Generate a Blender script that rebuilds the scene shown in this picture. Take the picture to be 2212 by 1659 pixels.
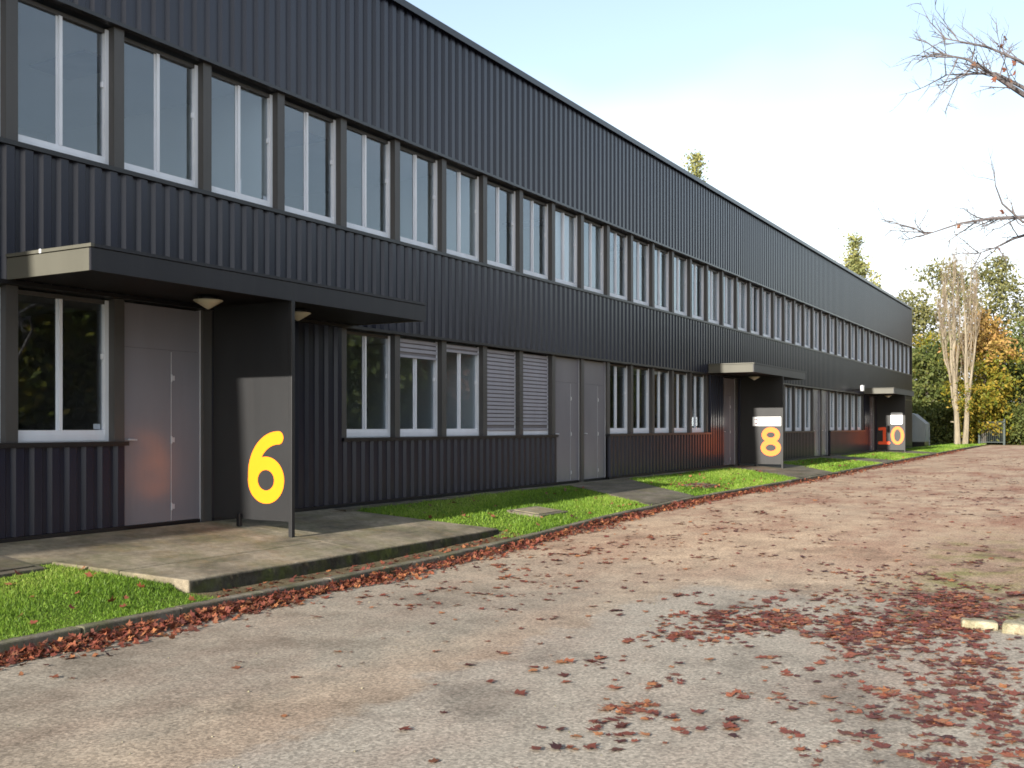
import bpy, math, random
import numpy as np
from mathutils import Vector, Matrix

for o in list(bpy.data.objects):
    bpy.data.objects.remove(o, do_unlink=True)
SC = bpy.context.scene
COL = SC.collection
RND = random.Random(7)
NP = np.random.default_rng(11)

# ---------------------------------------------------------------- camera, sky, sun, exposure
F_PX, CX, HORIZON, W_PX, H_PX = 2225.0, 1106.0, 921.0, 2212.0, 1659.0     # measured on the photograph (2212 px wide)
YAW = math.radians(30.085)
EYE, CAMX = 1.186, 9.925             # eye above the door slab; distance from the facade
cam = bpy.data.cameras.new('camera')
cam.sensor_width = 36.0
cam.lens = 36.0 * F_PX / W_PX
cam.shift_y = (HORIZON - H_PX / 2) / W_PX
cam.clip_start, cam.clip_end = 0.05, 2000
camo = bpy.data.objects.new('camera', cam)
camo.location = (CAMX, 0, EYE)
camo.rotation_euler = (math.radians(90), 0, YAW)
COL.objects.link(camo)
SC.camera = camo

SUN_DIR = Vector((0.0205, 1.0, -0.322)).normalized()      # the way the light travels: along the facade
SUN_EL = math.asin(-SUN_DIR.z)
world = bpy.data.worlds.new('World')
SC.world = world
world.use_nodes = True
wn = world.node_tree
wn.nodes.clear()
w_out = wn.nodes.new('ShaderNodeOutputWorld')
w_bg = wn.nodes.new('ShaderNodeBackground')
w_bg.inputs['Strength'].default_value = 0.13
sky = wn.nodes.new('ShaderNodeTexSky')
sky.sky_type = 'NISHITA'
sky.sun_disc = False
sky.sun_elevation = SUN_EL
sky.sun_rotation = math.atan2(-SUN_DIR.x, -SUN_DIR.y)
sky.air_density, sky.dust_density, sky.ozone_density = 1.0, 1.2, 0.0
tc = wn.nodes.new('ShaderNodeTexCoord')
mp = wn.nodes.new('ShaderNodeMapping')
mp.inputs['Scale'].default_value = (1.0, 1.0, 2.2)
mp.inputs['Location'].default_value = (7.9, 4.4, 1.1)
nz = wn.nodes.new('ShaderNodeTexNoise')
nz.inputs['Scale'].default_value = 1.1
nz.inputs['Detail'].default_value = 4
nz.inputs['Roughness'].default_value = 0.55
cr = wn.nodes.new('ShaderNodeValToRGB')
cr.color_ramp.elements[0].position = 0.40
cr.color_ramp.elements[0].color = (0.10, 0.10, 0.10, 1)
cr.color_ramp.elements[1].position = 0.74
mx = wn.nodes.new('ShaderNodeMix')
mx.data_type = 'RGBA'
mx.inputs['B'].default_value = (5.4, 5.6, 5.9, 1)
wn.links.new(tc.outputs['Generated'], mp.inputs['Vector'])
wn.links.new(mp.outputs['Vector'], nz.inputs['Vector'])
sep = wn.nodes.new('ShaderNodeSeparateXYZ')          # haze: more cloud towards the horizon, all the way round
wn.links.new(tc.outputs['Generated'], sep.inputs[0])
low = wn.nodes.new('ShaderNodeMapRange')
low.inputs['From Min'].default_value, low.inputs['From Max'].default_value = 0.08, 0.36
low.inputs['To Min'].default_value, low.inputs['To Max'].default_value = 0.24, -0.08
wn.links.new(sep.outputs['Z'], low.inputs['Value'])
addc = wn.nodes.new('ShaderNodeMath'); addc.operation = 'ADD'
wn.links.new(nz.outputs['Fac'], addc.inputs[0]); wn.links.new(low.outputs['Result'], addc.inputs[1])
wn.links.new(addc.outputs[0], cr.inputs['Fac'])
wn.links.new(cr.outputs['Color'], mx.inputs['Factor'])
wn.links.new(sky.outputs['Color'], mx.inputs['A'])
wn.links.new(mx.outputs['Result'], w_bg.inputs['Color'])
wn.links.new(w_bg.outputs['Background'], w_out.inputs['Surface'])

sun = bpy.data.lights.new('sun', 'SUN')
sun.energy = 5.0
sun.angle = math.radians(0.5)
sun.color = (1.0, 0.93, 0.82)
suno = bpy.data.objects.new('sun', sun)
suno.rotation_euler = SUN_DIR.to_track_quat('-Z', 'Y').to_euler()
suno.location = (0, -40, 30)
COL.objects.link(suno)

SC.view_settings.view_transform = 'Standard'
SC.view_settings.look = 'None'
SC.view_settings.gamma = 1.0
SC.view_settings.use_curve_mapping = False
SC.view_settings.exposure = 1.15
SC.cycles.use_denoising = True
SC.cycles.max_bounces = 6
SC.cycles.transparent_max_bounces = 12
SC.cycles.filter_width = 1.7

# ---------------------------------------------------------------- helpers
class MB:
    """collects shapes; build() links them as one mesh object"""
    def __init__(s): s.v, s.f = [], []
    def box(s, x0, x1, y0, y1, z0, z1):
        n = len(s.v)
        s.v += [(x0,y0,z0),(x1,y0,z0),(x1,y1,z0),(x0,y1,z0),(x0,y0,z1),(x1,y0,z1),(x1,y1,z1),(x0,y1,z1)]
        s.f += [tuple(n+i for i in q) for q in ((3,2,1,0),(4,5,6,7),(0,1,5,4),(1,2,6,5),(2,3,7,6),(3,0,4,7))]
        return s
    def prism(s, pts, z0, z1):
        """pts counter-clockwise; z0, z1 numbers or functions of (x, y)"""
        n, m = len(s.v), len(pts)
        g0 = z0 if callable(z0) else (lambda x, y: z0)
        g1 = z1 if callable(z1) else (lambda x, y: z1)
        s.v += [(x, y, g0(x, y)) for x, y in pts] + [(x, y, g1(x, y)) for x, y in pts]
        s.f += [tuple(range(n+m-1, n-1, -1)), tuple(range(n+m, n+2*m))]
        for i in range(m):
            j = (i+1) % m
            s.f.append((n+i, n+j, n+m+j, n+m+i))
        return s
    def tube(s, path, radii, sides=6, caps=True):
        path = [Vector(p) for p in path]
        n0 = len(s.v)
        up = Vector((0.3, 0.2, 1)).normalized()
        for i, p in enumerate(path):
            d = (path[min(i+1, len(path)-1)] - path[max(i-1, 0)])
            d = d.normalized() if d.length > 1e-9 else Vector((0, 0, 1))
            a = d.cross(up)
            if a.length < 1e-3: a = d.cross(Vector((1, 0, 0)))
            a.normalize(); b = d.cross(a)
            for k in range(sides):
                t = 2*math.pi*k/sides
                s.v.append(tuple(p + (a*math.cos(t) + b*math.sin(t))*radii[i]))
        for i in range(len(path)-1):
            for k in range(sides):
                q = (k+1) % sides
                s.f.append((n0+i*sides+k, n0+i*sides+q, n0+(i+1)*sides+q, n0+(i+1)*sides+k))
        if caps:
            s.f.append(tuple(n0+k for k in range(sides-1, -1, -1)))
            e = n0 + (len(path)-1)*sides
            s.f.append(tuple(e+k for k in range(sides)))
        return s
    def lathe(s, prof, centre, seg=20):
        """prof: list of (r, z) from one end to the other"""
        n0 = len(s.v); cx, cy, cz = centre
        for r, z in prof:
            for k in range(seg):
                t = 2*math.pi*k/seg
                s.v.append((cx+r*math.cos(t), cy+r*math.sin(t), cz+z))
        for i in range(len(prof)-1):
            for k in range(seg):
                q = (k+1) % seg
                s.f.append((n0+i*seg+k, n0+i*seg+q, n0+(i+1)*seg+q, n0+(i+1)*seg+k))
        s.f.append(tuple(n0+k for k in range(seg-1, -1, -1)))
        e = n0+(len(prof)-1)*seg
        s.f.append(tuple(e+k for k in range(seg)))
        return s
    def mesh(s, name, mat, smooth=False):
        m = bpy.data.meshes.new(name)
        m.from_pydata(s.v, [], s.f)
        m.materials.append(mat)
        if smooth:
            m.polygons.foreach_set('use_smooth', [True]*len(m.polygons))
        m.update()
        return m
    def build(s, name, mat, parent=None, smooth=False, loc=None, bevel=0):
        return link(name, s.mesh(name, mat, smooth), parent, loc, bevel)

def link(name, mesh, parent=None, loc=None, bevel=0):
    o = bpy.data.objects.new(name, mesh)
    COL.objects.link(o)
    if parent: o.parent = parent
    if loc is not None: o.location = loc
    if bevel:
        b = o.modifiers.new('bevel', 'BEVEL'); b.width = bevel; b.segments = 2; b.limit_method = 'ANGLE'
    return o

def np_mesh(name, verts, faces, mat, tint=None, smooth=False):
    """fast mesh from arrays: faces is (n, k) with the same k"""
    verts = np.asarray(verts, dtype=np.float32); faces = np.asarray(faces, dtype=np.int32)
    m = bpy.data.meshes.new(name)
    n, k = faces.shape
    m.vertices.add(len(verts)); m.vertices.foreach_set('co', verts.ravel())
    m.loops.add(n*k); m.loops.foreach_set('vertex_index', faces.ravel())
    m.polygons.add(n); m.polygons.foreach_set('loop_start', np.arange(0, n*k, k, dtype=np.int32))
    if smooth: m.polygons.foreach_set('use_smooth', np.ones(n, dtype=bool))
    m.update(calc_edges=True)
    if tint is not None:
        a = m.attributes.new('tint', 'FLOAT', 'POINT')
        a.data.foreach_set('value', np.asarray(tint, dtype=np.float32))
    m.materials.append(mat)
    return m

def empty(name, loc, label=None, cat=None, group=None):
    o = bpy.data.objects.new(name, None)
    o.empty_display_size = 0.2
    COL.objects.link(o); o.location = loc
    if label: tag(o, label, cat, group)
    return o

def tag(o, label=None, cat=None, group=None, kind=None):
    if label: o['label'] = label
    if cat: o['category'] = cat
    if group: o['group'] = group
    if kind: o['kind'] = kind
    return o

def fwd(Y, X):
    return (CAMX-X)*math.sin(YAW) + Y*math.cos(YAW)

def at_y(u, v, Y):
    """photo pixel (2212 wide) -> point on the vertical plane at distance Y along the facade"""
    k = (u-CX)/F_PX; c, s = math.cos(YAW), math.sin(YAW)
    X = CAMX + Y*(k*c-s)/(c+k*s)
    return Vector((X, Y, EYE + (HORIZON-v)*fwd(Y, X)/F_PX))

# ---------------------------------------------------------------- materials
def new_mat(name):
    m = bpy.data.materials.new(name); m.use_nodes = True
    nt = m.node_tree
    return m, nt, nt.nodes['Principled BSDF']

def N(nt, kind, **kw):
    n = nt.nodes.new(kind)
    for k, v in kw.items():
        if k in n.inputs: n.inputs[k].default_value = v
        else: setattr(n, k, v)
    return n

def ramp(nt, src, stops):
    r = nt.nodes.new('ShaderNodeValToRGB')
    e = r.color_ramp.elements
    while len(e) < len(stops): e.new(0.5)
    for i, (p, c) in enumerate(stops):
        e[i].position = p
        e[i].color = (c, c, c, 1) if isinstance(c, (int, float)) else (*c, 1)
    nt.links.new(src, r.inputs['Fac'])
    return r.outputs['Color']

def mixc(nt, fac, a, b, blend='MIX'):
    m = nt.nodes.new('ShaderNodeMix'); m.data_type = 'RGBA'; m.blend_type = blend
    for s, v in (('Factor', fac), ('A', a), ('B', b)):
        if hasattr(v, 'links'): nt.links.new(v, m.inputs[s])
        elif isinstance(v, tuple): m.inputs[s].default_value = (*v, 1)
        else: m.inputs[s].default_value = v
    return m.outputs['Result']

def math_n(nt, op, a, b=None, clamp=False):
    m = nt.nodes.new('ShaderNodeMath'); m.operation = op; m.use_clamp = clamp
    for i, v in enumerate((a, b)):
        if v is None: continue
        if hasattr(v, 'links'): nt.links.new(v, m.inputs[i])
        else: m.inputs[i].default_value = v
    return m.outputs[0]

def noise(nt, scale, detail=3, rough=0.5, vec=None, mapping=None):
    n = N(nt, 'ShaderNodeTexNoise', Scale=scale, Detail=detail, Roughness=rough)
    if vec is None:
        vec = nt.nodes.new('ShaderNodeNewGeometry').outputs['Position']
    if mapping:
        mpn = nt.nodes.new('ShaderNodeMapping'); mpn.inputs['Scale'].default_value = mapping
        nt.links.new(vec, mpn.inputs['Vector']); vec = mpn.outputs['Vector']
    nt.links.new(vec, n.inputs['Vector'])
    return n.outputs['Fac']

def bump(nt, bsdf, h, strength, dist):
    b = N(nt, 'ShaderNodeBump', Strength=strength, Distance=dist)
    nt.links.new(h, b.inputs['Height']); nt.links.new(b.outputs['Normal'], bsdf.inputs['Normal'])

def painted(name, col, rough=0.4, var=0.25, scale=3.0, spec=0.5, coat=0.0, streak=0.0):
    """painted metal: even colour with faint dirt runs and uneven gloss"""
    m, nt, b = new_mat(name)
    n1 = noise(nt, scale, 5, 0.6, mapping=(1, 1, 0.35))
    n2 = noise(nt, scale*9, 3, 0.6)
    f = ramp(nt, n1, [(0.3, 1-var), (0.7, 1+var)])
    c = mixc(nt, 1.0, col, f, 'MULTIPLY')
    if streak:      # rain-washed dust runs
        st = noise(nt, 4.0, 4, 0.6, mapping=(1.5, 2.4, 0.16)); pt = noise(nt, 0.35, 3, 0.6)
        k_ = math_n(nt, 'MULTIPLY', ramp(nt, st, [(0.48, 0.0), (0.75, 1.0)]), ramp(nt, pt, [(0.35, 0.1), (0.65, 1.0)]))
        c = mixc(nt, math_n(nt, 'MULTIPLY', k_, streak), c, (0.075, 0.072, 0.070))
    nt.links.new(c, b.inputs['Base Color'])
    r = nt.nodes.new('ShaderNodeMapRange')
    r.inputs['To Min'].default_value = rough*0.93; r.inputs['To Max'].default_value = rough*1.08
    nt.links.new(n2, r.inputs['Value']); nt.links.new(r.outputs['Result'], b.inputs['Roughness'])
    b.inputs['Specular IOR Level'].default_value = spec
    b.inputs['Coat Weight'].default_value = coat
    b.inputs['Coat Roughness'].default_value = 0.12
    return m

M = {}
M['clad'] = painted('cladding_paint', (0.0075, 0.0098, 0.0235), 0.29, 0.22, 1.6, 0.45, streak=0.14)
M['trim'] = painted('dark_trim_paint', (0.0085, 0.0090, 0.0115), 0.33, 0.15, 2.0)
M['pillar'] = painted('pillar_paint', (0.062, 0.059, 0.056), 0.45, 0.15, 2.0, 0.4)
M['panel'] = painted('number_panel_paint', (0.0200, 0.0205, 0.0220), 0.42, 0.12, 1.5, 0.35, streak=0.12)
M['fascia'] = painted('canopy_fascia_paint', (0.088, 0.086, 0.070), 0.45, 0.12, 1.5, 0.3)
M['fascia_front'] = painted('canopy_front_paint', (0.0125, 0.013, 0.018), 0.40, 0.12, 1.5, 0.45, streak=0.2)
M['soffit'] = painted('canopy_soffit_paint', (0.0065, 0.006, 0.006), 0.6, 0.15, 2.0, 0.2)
M['door'] = painted('grey_door_paint', (0.19, 0.186, 0.205), 0.25, 0.08, 1.2, 0.5, streak=0.15)
M['alu'] = painted('white_aluminium', (0.70, 0.72, 0.76), 0.35, 0.06, 4.0, 0.5)
M['shutter'] = painted('grey_shutter', (0.30, 0.30, 0.345), 0.45, 0.08, 4.0, 0.4)
M['sign'] = painted('white_sign', (0.86, 0.87, 0.88), 0.35, 0.02, 2.0, 0.4)
M['signmark'] = painted('sign_mark_print', (0.16, 0.07, 0.09), 0.4, 0.1, 4.0, 0.3)
M['digit'] = painted('orange_digit_paint', (0.98, 0.245, 0.010), 0.42, 0.03, 3.0, 0.25)
M['digit_one'] = painted('shaded_orange_digit', (0.98, 0.12, 0.04), 0.42, 0.03, 3.0, 0.25)  # same orange paint as the other figures, its shaded look put into the colour
M['digit_nought'] = painted('amber_digit_paint', (0.98, 0.185, 0.03), 0.42, 0.03, 3.0, 0.25)
M['lampglass'] = painted('cream_lamp_glass', (0.46, 0.43, 0.32), 0.35, 0.05, 3.0, 0.4)
M['steel'] = painted('steel', (0.45, 0.45, 0.47), 0.28, 0.1, 6.0, 0.7)
M['white_box'] = painted('white_plastic', (0.80, 0.81, 0.82), 0.4, 0.05, 5.0, 0.4)
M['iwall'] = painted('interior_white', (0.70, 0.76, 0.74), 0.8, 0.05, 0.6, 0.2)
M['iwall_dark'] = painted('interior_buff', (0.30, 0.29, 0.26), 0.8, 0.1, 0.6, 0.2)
M['ifloor'] = painted('interior_floor', (0.16, 0.15, 0.14), 0.6, 0.1, 0.6, 0.3)
M['iceil'] = painted('interior_ceiling', (0.62, 0.64, 0.64), 0.85, 0.06, 0.8, 0.2)
M['blind'] = painted('pale_blind', (0.70, 0.72, 0.70), 0.8, 0.08, 2.0, 0.2)
M['zinc'] = painted('zinc_sheet', (0.26, 0.285, 0.29), 0.55, 0.15, 2.0, 0.3)
M['gate'] = painted('grey_green_gate', (0.040, 0.055, 0.052), 0.6, 0.15, 4.0, 0.3)
M['roofing'] = painted('roof_membrane', (0.10, 0.10, 0.105), 0.8, 0.2, 0.4, 0.2)

def glass_mat():
    m = bpy.data.materials.new('window_glass'); m.use_nodes = True
    nt = m.node_tree; nt.nodes.clear()
    out = nt.nodes.new('ShaderNodeOutputMaterial')
    tr = N(nt, 'ShaderNodeBsdfTransparent'); tr.inputs['Color'].default_value = (0.86, 0.88, 0.90, 1)
    gl = N(nt, 'ShaderNodeBsdfGlossy', Roughness=0.015); gl.inputs['Color'].default_value = (0.80, 0.91, 1, 1)
    lw = N(nt, 'ShaderNodeLayerWeight', Blend=0.5)
    p5 = math_n(nt, 'POWER', lw.outputs['Facing'], 4.6)
    f = math_n(nt, 'ADD', math_n(nt, 'MULTIPLY', p5, 0.93), 0.07, True)
    bp = N(nt, 'ShaderNodeBump', Strength=0.03, Distance=0.02)
    nt.links.new(noise(nt, 1.3, 1, 0.4), bp.inputs['Height'])
    nt.links.new(bp.outputs['Normal'], gl.inputs['Normal'])
    ms = nt.nodes.new('ShaderNodeMixShader')
    nt.links.new(f, ms.inputs[0]); nt.links.new(tr.outputs[0], ms.inputs[1]); nt.links.new(gl.outputs[0], ms.inputs[2])
    nt.links.new(ms.outputs[0], out.inputs['Surface'])
    return m
M['glass'] = glass_mat()

def concrete(name, col, moss=0.0, scale=1.0):
    m, nt, b = new_mat(name)
    n1 = noise(nt, 1.1*scale, 6, 0.65, mapping=(1.6, 0.8, 1)); n2 = noise(nt, 14*scale, 4, 0.6); n3 = noise(nt, 120, 2, 0.5)
    c = mixc(nt, ramp(nt, n1, [(0.33, 0.0), (0.66, 1.0)]), tuple(x*0.42 for x in col), tuple(x*1.38 for x in col))
    c = mixc(nt, ramp(nt, noise(nt, 2.7*scale, 5, 0.7), [(0.50, 0.0), (0.68, 0.55)]), c, (col[0]*0.75, col[1]*0.62, col[2]*0.40))
    c = mixc(nt, 1.0, c, ramp(nt, n2, [(0.25, 0.72), (0.75, 1.22)]), 'MULTIPLY')
    c = mixc(nt, 1.0, c, ramp(nt, n3, [(0.3, 0.75), (0.7, 1.2)]), 'MULTIPLY')
    if moss:
        mk = math_n(nt, 'MULTIPLY', ramp(nt, noise(nt, 2.3, 5, 0.65), [(0.44, 0.0), (0.62, 1.0)]), moss)
        c = mixc(nt, mk, c, mixc(nt, n2, (0.03, 0.045, 0.010), (0.10, 0.11, 0.03)))
    nt.links.new(c, b.inputs['Base Color'])
    b.inputs['Roughness'].default_value = 0.88
    b.inputs['Specular IOR Level'].default_value = 0.25
    bump(nt, b, mixc(nt, 0.5, n2, n3), 0.5, 0.012)
    return m
M['slab'] = concrete('weathered_concrete', (0.225, 0.190, 0.138), 0.35)
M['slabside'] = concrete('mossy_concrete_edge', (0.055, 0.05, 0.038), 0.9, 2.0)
M['kerb'] = concrete('kerb_stone', (0.15, 0.132, 0.105), 0.45, 2.0)
M['path'] = concrete('path_concrete', (0.125, 0.108, 0.084), 0.3)
M['whitekerb'] = concrete('white_painted_kerb', (0.32, 0.29, 0.205), 0.55, 3.0)

def road_mat():
    m, nt, b = new_mat('worn_asphalt')
    pos = nt.nodes.new('ShaderNodeNewGeometry').outputs['Position']
    sx = nt.nodes.new('ShaderNodeSeparateXYZ'); nt.links.new(pos, sx.inputs[0])
    X, Y = sx.outputs['X'], sx.outputs['Y']
    def smooth(v, a, c):
        r = nt.nodes.new('ShaderNodeMapRange'); r.interpolation_type = 'SMOOTHSTEP'
        r.inputs['From Min'].default_value = a; r.inputs['From Max'].default_value = c
        nt.links.new(v, r.inputs['Value']); return r.outputs['Result']
    big = noise(nt, 0.45, 5, 0.6, pos); mid = noise(nt, 2.2, 5, 0.62, pos); fine = noise(nt, 34, 3, 0.7, pos); grit = noise(nt, 105, 2, 0.75, pos)
    vor = N(nt, 'ShaderNodeTexVoronoi', Scale=62.0); nt.links.new(pos, vor.inputs['Vector'])
    wob = math_n(nt, 'MULTIPLY', math_n(nt, 'SUBTRACT', mid, 0.5), 1.1)
    Xw = math_n(nt, 'ADD', X, wob); Yw = math_n(nt, 'ADD', Y, wob)
    # where the sandy dust lies: along the worn seam x = 5.8 and everywhere far along the road
    seam = math_n(nt, 'MULTIPLY', smooth(Xw, 4.9, 5.8), math_n(nt, 'SUBTRACT', 1.0, smooth(Xw, 5.95, 6.25)))
    far = smooth(Yw, 8.0, 13.5)
    sand = math_n(nt, 'MAXIMUM', math_n(nt, 'MULTIPLY', seam, 0.38), math_n(nt, 'MULTIPLY', far, 0.92))
    sand = math_n(nt, 'ADD', sand, math_n(nt, 'MULTIPLY', math_n(nt, 'SUBTRACT', big, 0.45), 0.9), True)
    # the newer grey bay on the right, x > 6 and y < 10.3
    bay = math_n(nt, 'MULTIPLY', smooth(Xw, 5.9, 6.15), math_n(nt, 'SUBTRACT', 1.0, smooth(Yw, 10.1, 10.7)))
    sand = math_n(nt, 'MULTIPLY', sand, math_n(nt, 'SUBTRACT', 1.0, math_n(nt, 'MULTIPLY', bay, 0.85)), True)
    grey = mixc(nt, ramp(nt, mid, [(0.3, 0.0), (0.7, 1.0)]), (0.195, 0.172, 0.138), (0.285, 0.252, 0.204))
    grey = mixc(nt, math_n(nt, 'MULTIPLY', bay, 0.6), grey, (0.300, 0.270, 0.228))
    tan = mixc(nt, ramp(nt, mid, [(0.3, 0.0), (0.7, 1.0)]), (0.285, 0.205, 0.142), (0.44, 0.325, 0.225))
    c = mixc(nt, sand, grey, tan)
    # reddish crumbs of trodden leaves, more of them far along the road
    crumb = math_n(nt, 'MULTIPLY', ramp(nt, noise(nt, 0.8, 6, 0.72, pos, mapping=(1, 0.45, 1)), [(0.46, 0.0), (0.64, 1.0)]), math_n(nt, 'ADD', math_n(nt, 'MULTIPLY', smooth(Y, 8.0, 22.0), 0.72), 0.16))
    c = mixc(nt, crumb, c, (0.20, 0.085, 0.055))
    # mossy soil near the planting island on the right
    moss = math_n(nt, 'MULTIPLY', smooth(Xw, 7.5, 8.6), math_n(nt, 'MULTIPLY', smooth(Yw, 9.0, 9.8), math_n(nt, 'SUBTRACT', 1.0, smooth(Yw, 14, 18))))
    c = mixc(nt, math_n(nt, 'MULTIPLY', moss, ramp(nt, noise(nt, 2.2, 5, 0.65, pos), [(0.36, 0.0), (0.60, 0.85)])), c, mixc(nt, ramp(nt, noise(nt, 1.7, 3, 0.6, pos), [(0.42, 0.0), (0.58, 1.0)]), (0.10, 0.055, 0.04), (0.13, 0.125, 0.035)))
    # damp dark stains
    stain = ramp(nt, noise(nt, 0.9, 4, 0.6, pos), [(0.54, 1.0), (0.70, 0.62)])
    c = mixc(nt, 1.0, c, stain, 'MULTIPLY')
    c = mixc(nt, 1.0, c, ramp(nt, fine, [(0.25, 0.62), (0.5, 1.0), (0.78, 1.38)]), 'MULTIPLY')
    c = mixc(nt, 1.0, c, ramp(nt, vor.outputs['Color'], [(0.0, 0.60), (0.5, 1.0), (1.0, 1.42)]), 'MULTIPLY')
    nt.links.new(c, b.inputs['Base Color'])
    b.inputs['Roughness'].default_value = 0.9
    b.inputs['Specular IOR Level'].default_value = 0.2
    bump(nt, b, mixc(nt, 0.5, fine, grit), 0.35, 0.008)
    return m
M['road'] = road_mat()

def soil_mat(name, a, c2, c3, s=1.0):
    m, nt, b = new_mat(name)
    n1 = noise(nt, 1.4*s, 5, 0.65); n2 = noise(nt, 18*s, 4, 0.7)
    c = mixc(nt, ramp(nt, n1, [(0.35, 0.0), (0.65, 1.0)]), a, c2)
    c = mixc(nt, ramp(nt, n2, [(0.45, 0.0), (0.75, 1.0)]), c, c3)
    nt.links.new(c, b.inputs['Base Color']); b.inputs['Roughness'].default_value = 0.95
    b.inputs['Specular IOR Level'].default_value = 0.1
    bump(nt, b, n2, 0.8, 0.03)
    return m
M['verge'] = soil_mat('grassy_soil', (0.055, 0.100, 0.012), (0.085, 0.140, 0.018), (0.06, 0.055, 0.02))
M['soil'] = soil_mat('bare_soil', (0.10, 0.075, 0.045), (0.17, 0.135, 0.085), (0.07, 0.06, 0.025), 2.0)
M['ground'] = soil_mat('leafy_ground', (0.10, 0.085, 0.035), (0.075, 0.095, 0.025), (0.14, 0.075, 0.04))
M['moss'] = soil_mat('mossy_bed', (0.16, 0.15, 0.06), (0.17, 0.12, 0.08), (0.20, 0.10, 0.07), 1.6)

def leaf_mat(name, cols, trans=0.35, rough=0.55, attr=True):
    """leaf colours picked by a random value per leaf (mesh attribute) or per object"""
    m = bpy.data.materials.new(name); m.use_nodes = True
    nt = m.node_tree; nt.nodes.clear()
    out = nt.nodes.new('ShaderNodeOutputMaterial')
    if attr:
        a = nt.nodes.new('ShaderNodeAttribute'); a.attribute_name = 'tint'; src = a.outputs['Fac']
    else:
        src = nt.nodes.new('ShaderNodeObjectInfo').outputs['Random']
    c = ramp(nt, src, [(i/(len(cols)-1), q) for i, q in enumerate(cols)])
    c = mixc(nt, 1.0, c, ramp(nt, noise(nt, 60, 2, 0.5), [(0.3, 0.8), (0.7, 1.2)]), 'MULTIPLY')
    d = N(nt, 'ShaderNodeBsdfPrincipled', Roughness=rough); d.inputs['Specular IOR Level'].default_value = 0.25
    t = nt.nodes.new('ShaderNodeBsdfTranslucent')
    nt.links.new(c, d.inputs['Base Color']); nt.links.new(c, t.inputs['Color'])
    ms = nt.nodes.new('ShaderNodeMixShader'); ms.inputs[0].default_value = trans
    nt.links.new(d.outputs[0], ms.inputs[1]); nt.links.new(t.outputs[0], ms.inputs[2])
    nt.links.new(ms.outputs[0], out.inputs['Surface'])
    return m
RED = [(0.05, 0.018, 0.016), (0.12, 0.036, 0.025), (0.19, 0.055, 0.033), (0.13, 0.036, 0.029), (0.26, 0.085, 0.042), (0.07, 0.026, 0.022), (0.34, 0.145, 0.06), (0.12, 0.040, 0.030)]
M['fallen'] = leaf_mat('fallen_leaf_red_brown', RED, 0.12, 0.6)
M['fallen_obj'] = leaf_mat('fallen_leaf_single', RED, 0.12, 0.6, attr=False)
M['grass'] = leaf_mat('grass_blade', [(0.055, 0.105, 0.012), (0.110, 0.205, 0.020), (0.185, 0.300, 0.034), (0.30, 0.36, 0.08)], 0.35, 0.5)
M['lf_green'] = leaf_mat('foliage_dark_green', [(0.052, 0.075, 0.022), (0.100, 0.125, 0.034), (0.16, 0.165, 0.045)], 0.35)
M['lf_olive'] = leaf_mat('foliage_olive', [(0.115, 0.125, 0.055), (0.175, 0.18, 0.07), (0.25, 0.22, 0.08)], 0.35)
M['lf_yellow'] = leaf_mat('foliage_yellow_green', [(0.07, 0.11, 0.018), (0.16, 0.18, 0.025), (0.30, 0.23, 0.03), (0.40, 0.26, 0.04)], 0.4)
M['lf_orange'] = leaf_mat('foliage_orange', [(0.30, 0.23, 0.06), (0.42, 0.27, 0.08), (0.44, 0.23, 0.10)], 0.4)
M['lf_poplar'] = leaf_mat('foliage_poplar', [(0.16, 0.19, 0.085), (0.26, 0.27, 0.10), (0.38, 0.35, 0.12)], 0.35)
M['lf_red'] = leaf_mat('foliage_red', [(0.20, 0.075, 0.05), (0.26, 0.10, 0.06), (0.30, 0.15, 0.08)], 0.3)

def bark(name, a, c2, s=1.0):
    m, nt, b = new_mat(name)
    n1 = noise(nt, 5*s, 5, 0.65, mapping=(1, 1, 0.25)); n2 = noise(nt, 40*s, 3, 0.6, mapping=(1, 1, 0.3))
    c = mixc(nt, ramp(nt, n1, [(0.3, 0.0), (0.7, 1.0)]), a, c2)
    c = mixc(nt, 1.0, c, ramp(nt, n2, [(0.3, 0.75), (0.7, 1.2)]), 'MULTIPLY')
    nt.links.new(c, b.inputs['Base Color']); b.inputs['Roughness'].default_value = 0.9
    bump(nt, b, n2, 0.5, 0.02)
    return m
M['bark'] = bark('brown_bark', (0.06, 0.05, 0.04), (0.13, 0.11, 0.09))
M['bark_pale'] = bark('pale_poplar_bark', (0.15, 0.125, 0.085), (0.30, 0.255, 0.185))
M['twig'] = bark('brown_twig', (0.13, 0.095, 0.065), (0.23, 0.18, 0.125))
M['bark_dark'] = bark('dark_branch_bark', (0.09, 0.08, 0.085), (0.16, 0.14, 0.14))

# ---------------------------------------------------------------- levels of the ground
KZ = [(-60, -0.40), (10, -0.40), (12, -0.36), (15, -0.27), (19, -0.20), (30, -0.19), (45, -0.11), (62, -0.035), (80, 0.02), (130, 0.15), (500, 0.3)]
def kerb_z(y):
    for (a, za), (b, zb) in zip(KZ, KZ[1:]):
        if y <= b:
            return za + (zb-za)*(y-a)/(b-a)
    return KZ[-1][1]
def road_z(y): return kerb_z(y) - 0.10
KX0, KX1 = 2.78, 2.90
def verge_z(x, y):
    t = min(max((x-0.25)/(KX0-0.25), 0), 1)
    z = -0.035 + (kerb_z(y)-0.012+0.035)*t
    if x < 0.3 and 3.9 < y < 11.9: z -= 0.05          # the ground lies under the entrance slab there
    if 6.6 < y < 13.0:          # bare soil trodden low between the slab and the kerb
        s_ = min((y-6.6)/0.4, (13.0-y)/0.4, 1)*min(max((x-2.2)/0.15, 0), 1)
        z = z*(1-s_) + (kerb_z(y)-0.035)*s_
    return z

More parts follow.
